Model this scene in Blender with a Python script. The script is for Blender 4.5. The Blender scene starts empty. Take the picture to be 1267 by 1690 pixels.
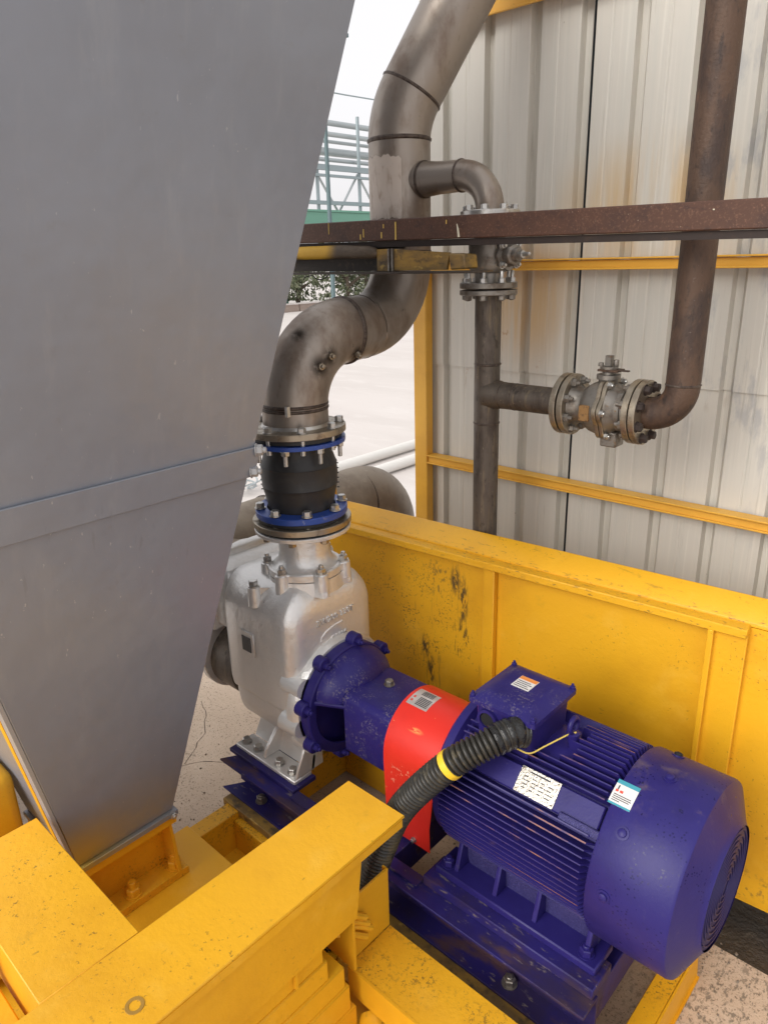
import bpy, bmesh, math, random
from mathutils import Vector, Matrix, Euler, Quaternion
random.seed(7)
S = bpy.context.scene
COL = S.collection
PI = math.pi
R = math.radians

# ------------------------------------------------------------------ camera
cam_d = bpy.data.cameras.new('camera')
cam = bpy.data.objects.new('camera', cam_d)
COL.objects.link(cam)
S.camera = cam
YAW, PITCH, ROLL = R(46.9), R(19.3), R(-1.6)
f0 = Vector((-math.cos(YAW), math.sin(YAW), 0)); r0 = Vector((math.sin(YAW), math.cos(YAW), 0)); u0 = Vector((0, 0, 1))
fw = f0*math.cos(PITCH) - u0*math.sin(PITCH)
up = u0*math.cos(PITCH) + f0*math.sin(PITCH)
rt = r0*math.cos(ROLL) + up*math.sin(ROLL)
up = -r0*math.sin(ROLL) + up*math.cos(ROLL)
m3 = Matrix((rt, up, -fw)).transposed()
cam.matrix_world = Matrix.Translation((0, 0, 2.1)) @ m3.to_4x4()
cam_d.sensor_fit = 'VERTICAL'
cam_d.sensor_height = 24.0
cam_d.lens = 24.0*1195/1690
cam_d.clip_start = 0.05
cam_d.clip_end = 1000

# ------------------------------------------------------------------ sky, sun, exposure
SUN_EL, SUN_AZ = R(32), R(266)          # azimuth measured from +X towards +Y
W = bpy.data.worlds.new('World')
S.world = W
W.use_nodes = True
wn, wl = W.node_tree.nodes, W.node_tree.links
bg = wn['Background']
sky = wn.new('ShaderNodeTexSky')
sky.sky_type = 'NISHITA'
sky.sun_disc = False
sky.sun_elevation = SUN_EL
sky.sun_rotation = PI/2 - SUN_AZ
sky.air_density = 1.0; sky.dust_density = 6.0; sky.ozone_density = 1.0
hs = wn.new('ShaderNodeHueSaturation'); hs.inputs['Saturation'].default_value = 0.15
hs.inputs['Value'].default_value = 1.8
wl.new(sky.outputs[0], hs.inputs['Color'])
ov = wn.new('ShaderNodeMix'); ov.data_type = 'RGBA'          # thin bright overcast over the clear sky
ov.inputs['Factor'].default_value = .80; ov.inputs['B'].default_value = (5.45, 5.35, 5.45, 1)
wl.new(hs.outputs[0], ov.inputs['A']); wl.new(ov.outputs['Result'], bg.inputs['Color'])
bg.inputs['Strength'].default_value = 0.15
sd = bpy.data.lights.new('sun', 'SUN')
sd.energy = 1.45; sd.angle = R(40); sd.color = (1.0, 0.95, 0.87)
so = bpy.data.objects.new('sun', sd); COL.objects.link(so)
sv = Vector((math.cos(SUN_EL)*math.cos(SUN_AZ), math.cos(SUN_EL)*math.sin(SUN_AZ), math.sin(SUN_EL)))
so.rotation_euler = (-sv).to_track_quat('-Z', 'Y').to_euler()
so.location = sv*30
vs = S.view_settings
vs.view_transform = 'Standard'; vs.look = 'None'; vs.gamma = 1.0; vs.use_curve_mapping = False
vs.exposure = 0.3

# ------------------------------------------------------------------ materials
def srgb(r, g, b):
    f = lambda c: c/12.92 if c <= .04045 else ((c+.055)/1.055)**2.4
    return (f(r/255), f(g/255), f(b/255))

def M(name, col, rough=.5, metal=0.0, layers=(), bump=(), spec=None, coat=0):
    """layers: dicts with col, scale (number or xyz), lo, hi, amt, detail, kind noise|vor, region (centre, radius), rough"""
    m = bpy.data.materials.new(name); m.use_nodes = True
    n, l = m.node_tree.nodes, m.node_tree.links
    b = n['Principled BSDF']
    b.inputs['Metallic'].default_value = metal
    b.inputs['Roughness'].default_value = rough
    if spec is not None: b.inputs['Specular IOR Level'].default_value = spec
    if coat: b.inputs['Coat Weight'].default_value = coat; b.inputs['Coat Roughness'].default_value = .12
    geo = n.new('ShaderNodeNewGeometry')
    def tex(scale, detail, kind, off):
        mp = n.new('ShaderNodeMapping')
        mp.inputs['Location'].default_value = (off, off*1.7, off*.6)
        if isinstance(scale, (int, float)): scale = (scale,)*3
        mp.inputs['Scale'].default_value = scale
        l.new(geo.outputs['Position'], mp.inputs['Vector'])
        if kind == 'vor':
            t = n.new('ShaderNodeTexVoronoi'); t.inputs['Scale'].default_value = 1
            l.new(mp.outputs[0], t.inputs['Vector']); return t.outputs['Distance']
        t = n.new('ShaderNodeTexNoise'); t.inputs['Scale'].default_value = 1
        t.inputs['Detail'].default_value = detail; t.inputs['Roughness'].default_value = .62
        l.new(mp.outputs[0], t.inputs['Vector']); return t.outputs['Fac']
    cur = n.new('ShaderNodeRGB'); cur.outputs[0].default_value = (*col, 1); cur = cur.outputs[0]
    rcur = None
    for i, L in enumerate(layers):
        f = tex(L.get('scale', 5), L.get('detail', 5), L.get('kind', 'noise'), i*3.37+len(name)*.71)
        mr = n.new('ShaderNodeMapRange'); mr.interpolation_type = 'SMOOTHSTEP'
        mr.inputs['From Min'].default_value = L.get('lo', .45); mr.inputs['From Max'].default_value = L.get('hi', .65)
        mr.inputs['To Min'].default_value = 0; mr.inputs['To Max'].default_value = L.get('amt', 1)
        l.new(f, mr.inputs['Value']); fac = mr.outputs[0]
        if 'ms' in L:
            fm = tex(L['ms'], 3, 'noise', i*1.9+41.3)
            m0 = n.new('ShaderNodeMapRange'); m0.interpolation_type = 'SMOOTHSTEP'
            m0.inputs['From Min'].default_value = L.get('mlo', .5); m0.inputs['From Max'].default_value = L.get('mhi', .62)
            l.new(fm, m0.inputs['Value'])
            mu0 = n.new('ShaderNodeMath'); mu0.operation = 'MULTIPLY'
            l.new(fac, mu0.inputs[0]); l.new(m0.outputs[0], mu0.inputs[1]); fac = mu0.outputs[0]
        if 'region' in L:
            c, rad = L['region']
            sb = n.new('ShaderNodeVectorMath'); sb.operation = 'SUBTRACT'; sb.inputs[1].default_value = c
            l.new(geo.outputs['Position'], sb.inputs[0])
            dv = n.new('ShaderNodeVectorMath'); dv.operation = 'DIVIDE'; dv.inputs[1].default_value = rad
            l.new(sb.outputs[0], dv.inputs[0])
            ln = n.new('ShaderNodeVectorMath'); ln.operation = 'LENGTH'; l.new(dv.outputs[0], ln.inputs[0])
            m2 = n.new('ShaderNodeMapRange'); m2.interpolation_type = 'SMOOTHSTEP'
            m2.inputs['From Min'].default_value = L.get('rlo', .3); m2.inputs['From Max'].default_value = 1.0
            m2.inputs['To Min'].default_value = 1; m2.inputs['To Max'].default_value = 0
            l.new(ln.outputs['Value'], m2.inputs['Value'])
            mu = n.new('ShaderNodeMath'); mu.operation = 'MULTIPLY'
            l.new(fac, mu.inputs[0]); l.new(m2.outputs[0], mu.inputs[1]); fac = mu.outputs[0]
        mx = n.new('ShaderNodeMix'); mx.data_type = 'RGBA'
        l.new(fac, mx.inputs['Factor']); l.new(cur, mx.inputs['A']); mx.inputs['B'].default_value = (*L['col'], 1)
        cur = mx.outputs['Result']
        if 'rough' in L:
            mf = n.new('ShaderNodeMix'); mf.data_type = 'FLOAT'
            l.new(fac, mf.inputs['Factor'])
            if rcur is None: mf.inputs['A'].default_value = rough
            else: l.new(rcur, mf.inputs['A'])
            mf.inputs['B'].default_value = L['rough']; rcur = mf.outputs['Result']
    l.new(cur, b.inputs['Base Color'])
    if rcur is not None: l.new(rcur, b.inputs['Roughness'])
    last = None
    for (sc, st, dist) in bump:
        f = tex(sc, 4, 'noise', 9.1)
        bp = n.new('ShaderNodeBump'); bp.inputs['Strength'].default_value = st; bp.inputs['Distance'].default_value = dist
        l.new(f, bp.inputs['Height'])
        if last: l.new(last, bp.inputs['Normal'])
        last = bp.outputs[0]
    if last: l.new(last, b.inputs['Normal'])
    return m

YEL = (.78, .40, .012)
def yellow(name, extra=(), dirt=1.0):
    return M(name, YEL, .48, 0, [
        dict(col=(.62, .29, .010), scale=3.0, lo=.42, hi=.72, amt=.55),
        dict(col=(.85, .50, .06), scale=7.0, lo=.55, hi=.75, amt=.35),
        dict(col=(.34, .18, .02), scale=16, lo=.60, hi=.80, amt=.35*dirt, detail=9),
        dict(col=(.09, .05, .018), scale=95, lo=.60, hi=.66, amt=.65*dirt, detail=8, ms=3.5, mlo=.50, mhi=.66),
        dict(col=(.06, .035, .015), scale=(60, 22, 60), lo=.655, hi=.70, amt=.5*dirt, detail=7, ms=5.0, mlo=.48, mhi=.62),
        dict(col=(.12, .07, .02), scale=260, lo=.64, hi=.70, amt=.55*dirt, detail=4, ms=4.2, mlo=.46, mhi=.60),
        dict(col=(.20, .11, .02), scale=(9, 90, 90), lo=.70, hi=.73, amt=.6*dirt, detail=8),
        *extra], bump=[(55, .25, .004), (8, .12, .02)])
m_yel = yellow('yellow_paint')
m_yel_clean = yellow('yellow_paint_clean', dirt=.35)
m_yel_dirty = yellow('yellow_paint_dirty', [dict(col=(.10, .06, .02), scale=120, lo=.52, hi=.63, amt=.75, detail=9, ms=5, mlo=.40, mhi=.62)], 1.2)
blk = (.035, .025, .018)
m_bin = yellow('yellow_bin_paint', [
    dict(col=blk, scale=(60, 60, 34), lo=.40, hi=.52, amt=.92, detail=8, region=((-1.515, 2.0, .945), (.028, .3, .075))),
    dict(col=blk, scale=(80, 80, 24), lo=.43, hi=.54, amt=.9, detail=8, region=((-1.480, 2.0, .86), (.030, .3, .14))),
    dict(col=blk, scale=(90, 90, 22), lo=.54, hi=.60, amt=.8, detail=8, region=((-1.485, 2.0, .70), (.06, .3, .12))),
    dict(col=blk, scale=(70, 70, 30), lo=.42, hi=.53, amt=.9, detail=8, region=((-1.655, 2.0, .62), (.026, .3, .07))),
    dict(col=blk, scale=(80, 80, 24), lo=.44, hi=.55, amt=.85, detail=8, region=((-1.63, 2.0, .50), (.026, .3, .13))),
    dict(col=(.10, .06, .02), scale=120, lo=.55, hi=.63, amt=.8, detail=9, ms=9, mlo=.40, mhi=.58, region=((-1.72, 2.0, .78), (.36, .4, .40)), rlo=.4),
    dict(col=(.17, .10, .03), scale=(70, 70, 40), lo=.52, hi=.64, amt=.7, detail=9, region=((-1.58, 2.0, .93), (.14, .4, .12))),
    dict(col=(.22, .13, .03), scale=(50, 50, 6), lo=.58, hi=.68, amt=.5, detail=8, region=((-1.55, 2.0, .65), (.28, .4, .45))),
    dict(col=(.13, .075, .03), scale=(40, 130, 150), lo=.575, hi=.64, amt=.65, detail=9, region=((-1.1, 2.0, 1.046), (1.4, .4, .022)), rlo=.5),
    dict(col=(.13, .075, .03), scale=(40, 130, 150), lo=.575, hi=.64, amt=.65, detail=9, region=((-1.1, 2.0, 1.078), (1.4, .4, .016)), rlo=.5),
    dict(col=(.30, .16, .02), scale=(14, 60, 60), lo=.58, hi=.68, amt=.55, detail=9, region=((-1.1, 2.0, 1.10), (1.4, .4, .05))),
    dict(col=(.16, .09, .03), scale=(30, 30, 30), lo=.50, hi=.66, amt=.75, detail=8, region=((-.6, 2.0, .10), (1.6, .4, .20))),
    dict(col=(.08, .05, .02), scale=(30, 30, 260), lo=.62, hi=.66, amt=.8, detail=4, region=((-.90, 2.03, .60), (.07, .3, .03))),
], .8)
BLUE = (.021, .0155, .128)
def blue(name, extra=(), rough=.42):
    return M(name, BLUE, rough, 0, spec=.28, layers=[
        dict(col=(.015, .010, .088), scale=5, lo=.45, hi=.7, amt=.7),
        dict(col=(.031, .027, .160), scale=9, lo=.55, hi=.75, amt=.4),
        dict(col=(.15, .13, .15), scale=30, lo=.60, hi=.80, amt=.3, detail=10, rough=.7, ms=4, mlo=.4, mhi=.65),
        dict(col=(.26, .23, .22), scale=210, lo=.66, hi=.72, amt=.3, detail=5, rough=.8, ms=8, mlo=.45, mhi=.6),
        *extra], bump=[(160, .16, .002), (25, .10, .006)])
m_blue = blue('blue_enamel')
m_blue_cast = M('blue_rough_casting', (.030, .026, .125), .5, 0, [dict(col=(.06, .055, .19), scale=150, lo=.45, hi=.65, amt=.7, detail=4)], bump=[(260, .9, .004)])
m_blue_dusty = blue('blue_enamel_dusty', [dict(col=(.22, .19, .19), scale=150, lo=.50, hi=.66, amt=.6, detail=8, rough=.8, ms=14, mlo=.42, mhi=.66)])
m_blue_wet = blue('blue_enamel_wet', [
    dict(col=(.012, .010, .06), scale=105, kind='vor', lo=.30, hi=.20, amt=.8, rough=.08, ms=9, mlo=.50, mhi=.60),
    dict(col=(.010, .009, .05), scale=60, lo=.66, hi=.69, amt=.8, rough=.08, detail=2, ms=6, mlo=.50, mhi=.60),
    dict(col=(.17, .12, .11), scale=14, lo=.52, hi=.72, amt=.6, detail=7, rough=.65, region=((-.43, 1.56, .90), (.30, .32, .14))),
], .42)
m_blue_base = blue('blue_base_paint', [
    dict(col=(.10, .05, .03), scale=(5, 14, 14), lo=.50, hi=.66, amt=.75, detail=9, rough=.75),
    dict(col=(.030, .02, .045), scale=4, lo=.42, hi=.62, amt=.7, detail=6),
    dict(col=(.22, .18, .15), scale=(20, 60, 60), lo=.60, hi=.68, amt=.6, detail=8, rough=.8)], .5)
m_fin = blue('blue_fin_paint', [dict(col=(.22, .11, .08), scale=(14, 60, 60), lo=.62, hi=.72, amt=.25, detail=4, rough=.7)])
m_fintip = M('rusty_fin_edge', (.030, .023, .13), .5, 0, [dict(col=(.30, .13, .08), scale=(7, 24, 24), lo=.52, hi=.64, amt=.8, detail=5)])
m_flange_blue = M('blue_zinc_flange', (.03, .075, .33), .35, .25, [dict(col=(.35, .37, .45), scale=30, lo=.6, hi=.72, amt=.6, detail=7)])
m_silver = M('silver_paint', (.70, .69, .675), .34, .52, [
    dict(col=(.60, .585, .565), scale=6, lo=.45, hi=.7, amt=.5),
    dict(col=(.76, .73, .69), scale=28, lo=.5, hi=.75, amt=.4, detail=6),
    dict(col=(.20, .18, .16), scale=48, lo=.67, hi=.74, amt=.5, detail=6)], bump=[(70, .35, .004), (16, .25, .012)])
m_steel = M('bright_steel', (.52, .50, .47), .30, .9, [dict(col=(.30, .25, .20), scale=35, lo=.5, hi=.7, amt=.6, detail=6, rough=.5)])
m_zinc = M('zinc_bolt', (.50, .49, .47), .34, .85, [dict(col=(.28, .22, .16), scale=60, lo=.55, hi=.7, amt=.6)])
m_oldsteel = M('stained_cast_steel', (.26, .24, .215), .42, .75, [
    dict(col=(.13, .10, .075), scale=22, lo=.45, hi=.68, amt=.8, detail=7, rough=.62),
    dict(col=(.28, .15, .05), scale=34, lo=.62, hi=.70, amt=.6, detail=6, rough=.8)], bump=[(140, .25, .002)])
m_goldsteel = M('tarnished_flange_rim', (.37, .32, .25), .34, .85, [dict(col=(.16, .12, .09), scale=25, lo=.5, hi=.68, amt=.7, detail=6, rough=.6)])
m_stain = M('stainless_weathered', (.33, .285, .245), .40, .72, [
    dict(col=(.19, .135, .10), scale=(9, 9, 5), lo=.44, hi=.68, amt=.75, detail=8, rough=.55),
    dict(col=(.40, .36, .32), scale=(20, 20, 8), lo=.58, hi=.75, amt=.5, detail=6),
    dict(col=(.05, .035, .025), scale=34, lo=.66, hi=.74, amt=.6, detail=8, rough=.7),
    *[dict(col=(.028, .02, .015), scale=30, lo=.30, hi=.52, amt=.95, detail=6, rough=.6, region=(P, (q, q, q)), rlo=.15) for P, q in (((-1.722, 1.5645, 1.781), .052), ((-1.7206, 1.6082, 1.8088), .045), ((-1.744, 1.752, 1.801), .045), ((-1.790, 1.540, 1.8795), .034))],
    dict(col=(.16, .12, .09), scale=(60, 60, 7), lo=.58, hi=.72, amt=.4, detail=6)], bump=[(90, .12, .002)])
m_stain_pale = M('stainless_pale_patch', (.56, .49, .43), .6, .25, [
    dict(col=(.33, .25, .19), scale=(40, 40, 14), lo=.48, hi=.68, amt=.75, detail=8),
    dict(col=(.52, .47, .42), scale=22, lo=.55, hi=.7, amt=.5, detail=8)])
m_weld = M('weld_bead', (.11, .085, .07), .5, .6, [dict(col=(.05, .035, .03), scale=60, lo=.45, hi=.6, amt=.8)], bump=[(200, .5, .003)])
m_scorch = M('scorched_weld', (.045, .03, .022), .55, .3, [dict(col=(.35, .27, .16), scale=70, lo=.62, hi=.7, amt=.8)], bump=[(150, .6, .004)])
m_darkpipe = M('grimy_pipe', (.115, .095, .078), .46, .55, [
    dict(col=(.06, .045, .038), scale=(16, 16, 6), lo=.45, hi=.68, amt=.8, detail=7, rough=.6),
    dict(col=(.20, .155, .10), scale=(60, 60, 6), lo=.52, hi=.68, amt=.65, detail=8),
    dict(col=(.035, .028, .024), scale=(45, 45, 20), lo=.58, hi=.68, amt=.7, detail=9),
    dict(col=(.30, .25, .19), scale=(140, 140, 60), lo=.64, hi=.72, amt=.6, detail=5)], bump=[(120, .25, .003)])
m_rust = M('rusty_pipe', (.098, .058, .038), .60, .25, [
    dict(col=(.045, .030, .026), scale=(18, 18, 7), lo=.42, hi=.66, amt=.85, detail=8),
    dict(col=(.20, .10, .055), scale=(34, 34, 12), lo=.60, hi=.74, amt=.55, detail=8),
    dict(col=(.16, .13, .11), scale=90, lo=.64, hi=.72, amt=.6, detail=6),
    dict(col=(.03, .022, .02), scale=(60, 60, 26), lo=.56, hi=.68, amt=.7, detail=9)], bump=[(110, .5, .004)])
m_rustbeam = M('rust_brown_beam', (.082, .036, .022), .62, .05, [
    dict(col=(.050, .024, .019), scale=12, lo=.45, hi=.68, amt=.7, detail=7),
    dict(col=(.17, .085, .052), scale=170, lo=.52, hi=.68, amt=.7, detail=6),
    dict(col=(.035, .02, .018), scale=(20, 20, 50), lo=.56, hi=.70, amt=.6, detail=9),
    dict(col=(.38, .30, .22), scale=150, lo=.72, hi=.76, amt=.8, detail=2)], bump=[(220, .35, .002)])
m_rustbeam_dark = M('dark_oxide', (.028, .018, .015), .7, 0, [dict(col=(.05, .03, .02), scale=30, lo=.5, hi=.7, amt=.6)])
m_drip = M('pale_drip', (.62, .58, .45), .6)
m_drip_y = M('yellow_drip', (.72, .50, .12), .6)
m_burnt = M('burnt_yellow', (.34, .20, .035), .6, 0, [
    dict(col=(.16, .10, .035), scale=(7, 14, 22), lo=.36, hi=.60, amt=.9, detail=9),
    dict(col=(.05, .035, .022), scale=(24, 24, 40), lo=.50, hi=.68, amt=.8, detail=9),
    dict(col=(.60, .40, .09), scale=(22, 22, 30), lo=.60, hi=.70, amt=.6, detail=8)], bump=[(60, .4, .004)])
m_lip = M('burnt_lip', (.085, .058, .035), .6, 0, [
    dict(col=(.14, .10, .065), scale=(12, 30, 30), lo=.45, hi=.65, amt=.7, detail=8),
    dict(col=(.70, .40, .03), scale=(14, 14, 20), lo=.20, hi=.40, amt=.95, detail=7, region=((-2.13, 1.945, 2.13), (.14, .2, .05)), rlo=.5)], bump=[(60, .4, .004)])
m_burnt_shaded = M('burnt_black_steel', (.045, .033, .025), .6, 0, [
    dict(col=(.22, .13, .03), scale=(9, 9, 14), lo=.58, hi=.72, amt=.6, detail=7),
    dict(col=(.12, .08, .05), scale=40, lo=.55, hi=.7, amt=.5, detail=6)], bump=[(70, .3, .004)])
m_hopper = M('grey_hopper_paint', (.232, .252, .296), .34, .15, [
    dict(col=(.210, .226, .262), scale=2.2, lo=.4, hi=.7, amt=.7),
    dict(col=(.50, .50, .52), scale=(70, 70, 34), lo=.695, hi=.72, amt=.55, detail=3, ms=1.6, mlo=.42, mhi=.62),
    dict(col=(.285, .30, .33), scale=(14, 14, .9), lo=.54, hi=.72, amt=.35, detail=7),
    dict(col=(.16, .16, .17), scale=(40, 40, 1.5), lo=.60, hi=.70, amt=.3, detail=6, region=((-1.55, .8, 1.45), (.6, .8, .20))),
    dict(col=(.20, .195, .19), scale=22, lo=.62, hi=.75, amt=.25, detail=7),
    dict(col=(.50, .34, .025), scale=9, lo=.20, hi=.50, amt=.85, detail=6, region=((-1.80, .585, .46), (.35, .20, .20)), rlo=0),
    dict(col=(.42, .33, .12), scale=5, lo=.25, hi=.60, amt=.5, detail=6, region=((-1.78, .72, .50), (.35, .30, .17)), rlo=0),
], bump=[(130, .06, .001), (1.7, .28, .05), (7, .10, .01)])
m_hopper_edge = M('hopper_edge', (.34, .34, .345), .4, .1)
m_rubber = M('black_rubber', (.022, .022, .023), .52, 0, [dict(col=(.05, .05, .05), scale=18, lo=.5, hi=.72, amt=.6, detail=5)], bump=[(30, .2, .006)])
m_tape = M('black_tape', (.012, .012, .012), .22, 0, bump=[(60, .6, .008)])
m_hose = M('black_plastic_hose', (.028, .026, .022), .42, 0, [dict(col=(.16, .12, .05), scale=30, lo=.40, hi=.66, amt=.6, detail=8, rough=.55, region=((-1.17, 1.19, .45), (.22, .3, .34))), dict(col=(.13, .105, .06), scale=30, lo=.52, hi=.70, amt=.6, detail=7, rough=.65)])
m_ytape = M('yellow_tape', (.78, .52, .03), .4)
m_string = M('yellow_string', (.62, .46, .10), .7)
m_red = M('red_guard_paint', (.72, .030, .018), .38, 0, [
    dict(col=(.85, .36, .10), scale=(20, 90, 90), lo=.44, hi=.52, amt=.9, detail=4, region=((-1.235, 1.415, .722), (.045, .04, .010))),
    dict(col=(.85, .45, .30), scale=(60, 60, 60), lo=.56, hi=.62, amt=.7, detail=5, region=((-1.24, 1.39, .55), (.09, .05, .08))),
    dict(col=(.58, .022, .014), scale=5, lo=.45, hi=.7, amt=.6),
    dict(col=(.80, .33, .12), scale=(26, 40, 90), lo=.70, hi=.74, amt=.8, detail=4)], bump=[(14, .06, .01)])
m_red_in = M('red_guard_inside', (.05, .008, .012), .7)
m_white = M('sticker_white', (.70, .68, .66), .4)
m_silverlabel = M('sticker_silver', (.55, .50, .47), .35, .4, [dict(col=(.70, .68, .66), scale=40, lo=.5, hi=.65, amt=.6)])
m_ink = M('ink_black', (.03, .03, .035), .5)
m_inkred = M('ink_red', (.65, .08, .05), .5)
m_teal = M('ink_teal', (.05, .30, .38), .4)
m_orange = M('ink_orange', (.75, .26, .06), .5)
m_plate = M('nameplate_steel', (.46, .43, .385), .26, .95, [
    dict(col=(.16, .13, .11), scale=150, lo=.55, hi=.66, amt=.75, detail=5, rough=.5),
    dict(col=(.66, .64, .60), scale=60, lo=.55, hi=.7, amt=.5, rough=.3)], bump=[(140, .5, .002)])
m_darkplate = M('dark_plate', (.075, .078, .082), .4, .3)
m_grille = M('dark_grille', (.020, .016, .095), .6)
m_black = M('black_void', (.008, .008, .010), .8)
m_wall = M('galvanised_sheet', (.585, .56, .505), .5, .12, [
    dict(col=(.55, .54, .49), scale=(40, 3, .9), lo=.42, hi=.68, amt=.6, detail=6),
    dict(col=(.74, .71, .64), scale=(60, 3, 1.2), lo=.5, hi=.72, amt=.45, detail=5),
    dict(col=(.58, .34, .10), scale=(16, 3, 1.1), lo=.30, hi=.58, amt=.7, detail=7, region=((-1.62, 2.6, 1.93), (.28, .4, .36)), rlo=.2),
    dict(col=(.55, .36, .14), scale=(14, 3, 1.1), lo=.34, hi=.60, amt=.65, detail=7, region=((-1.15, 2.6, 2.25), (.5, .4, .28)), rlo=.2),
    dict(col=(.36, .17, .06), scale=(26, 10, 22), lo=.64, hi=.72, amt=.6, detail=6, region=((-1.7, 2.6, 1.8), (.45, .4, .4))),
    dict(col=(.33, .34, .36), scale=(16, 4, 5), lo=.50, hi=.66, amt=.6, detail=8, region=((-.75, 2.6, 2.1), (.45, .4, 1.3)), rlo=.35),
    dict(col=(.36, .34, .29), scale=(70, 4, 2.2), lo=.60, hi=.72, amt=.45, detail=6),
    dict(col=(.20, .16, .11), scale=(30, 6, 16), lo=.68, hi=.73, amt=.6, detail=8, ms=2.0, mlo=.45, mhi=.6),
    dict(col=(.22, .13, .06), scale=(22, 6, 3), lo=.56, hi=.66, amt=.65, detail=7, region=((-1.5, 2.6, 1.60), (.9, .4, .07)))], bump=[((90, 3, 1.5), .06, .002), (3, .10, .02)])
m_seam = M('dark_seam', (.05, .065, .075), .6)
m_rail = M('yellow_rail_paint', (.74, .40, .05), .45, 0, [
    dict(col=(.60, .30, .035), scale=4, lo=.45, hi=.7, amt=.6),
    dict(col=(.12, .07, .03), scale=40, lo=.69, hi=.74, amt=.7, detail=5)], bump=[(40, .12, .004)])
m_conc = M('speckled_concrete', (.56, .445, .345), .85, 0, [
    dict(col=(.47, .365, .275), scale=1.6, lo=.42, hi=.68, amt=.7, detail=7),
    dict(col=(.61, .51, .41), scale=6, lo=.5, hi=.72, amt=.5, detail=8),
    dict(col=(.11, .085, .06), scale=110, lo=.57, hi=.64, amt=.75, detail=8, ms=2.5, mlo=.3, mhi=.6),
    dict(col=(.055, .045, .035), scale=170, lo=.62, hi=.68, amt=.75, detail=3),
    dict(col=(.15, .12, .09), scale=(7, 26, 10), lo=.64, hi=.70, amt=.6, detail=9),
    dict(col=(.14, .12, .095), scale=(85, 45, 60), lo=.50, hi=.62, amt=.75, detail=9, region=((-.25, 1.7, 0), (.5, .45, .4)))],
    bump=[(60, .5, .006), (220, .3, .002)])
m_yard = M('pale_yard_concrete', (.63, .585, .555), .88, 0, [
    dict(col=(.56, .515, .485), scale=(.25, .9, 1), lo=.42, hi=.68, amt=.7, detail=8),
    dict(col=(.68, .64, .61), scale=(1.4, 3, 1), lo=.5, hi=.7, amt=.6, detail=8),
    dict(col=(.48, .44, .41), scale=(9, 26, 1), lo=.63, hi=.72, amt=.5, detail=6)], bump=[(30, .25, .006)])
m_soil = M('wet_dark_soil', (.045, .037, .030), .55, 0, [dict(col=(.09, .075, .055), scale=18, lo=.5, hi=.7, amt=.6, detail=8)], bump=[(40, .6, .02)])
m_suction = M('dusty_suction_pipe', (.27, .225, .175), .65, .2, [
    dict(col=(.18, .14, .105), scale=7, lo=.42, hi=.68, amt=.8, detail=8),
    dict(col=(.40, .35, .28), scale=16, lo=.55, hi=.72, amt=.5, detail=8),
    dict(col=(.09, .065, .05), scale=40, lo=.64, hi=.72, amt=.5, detail=6)], bump=[(60, .2, .004)])
m_whitepipe = M('white_pipe', (.72, .70, .66), .5)
m_rack = M('rack_steel', (.30, .36, .38), .5, .2)
m_rackpipe = M('rack_pipe', (.42, .46, .47), .45, .4)
m_green = M('green_girder', (.16, .36, .27), .5)
m_greenpole = M('teal_pole', (.10, .15, .16), .5, .1)
m_farwall = M('far_brick_wall', (.33, .26, .22), .85, 0, [dict(col=(.42, .37, .33), scale=3, lo=.45, hi=.65, amt=.6)])
m_bark = M('bark', (.10, .075, .055), .9)
m_leaf = [M('leaf_dark', (.085, .105, .055), .7), M('leaf_mid', (.13, .15, .08), .7), M('leaf_pale', (.19, .20, .12), .7)]  # distance haze is put into these lightened leaf colours
m_rubble = yellow('painted_rubble', [dict(col=(.22, .13, .03), scale=70, lo=.55, hi=.72, amt=.5, detail=8)], 1.1)

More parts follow.
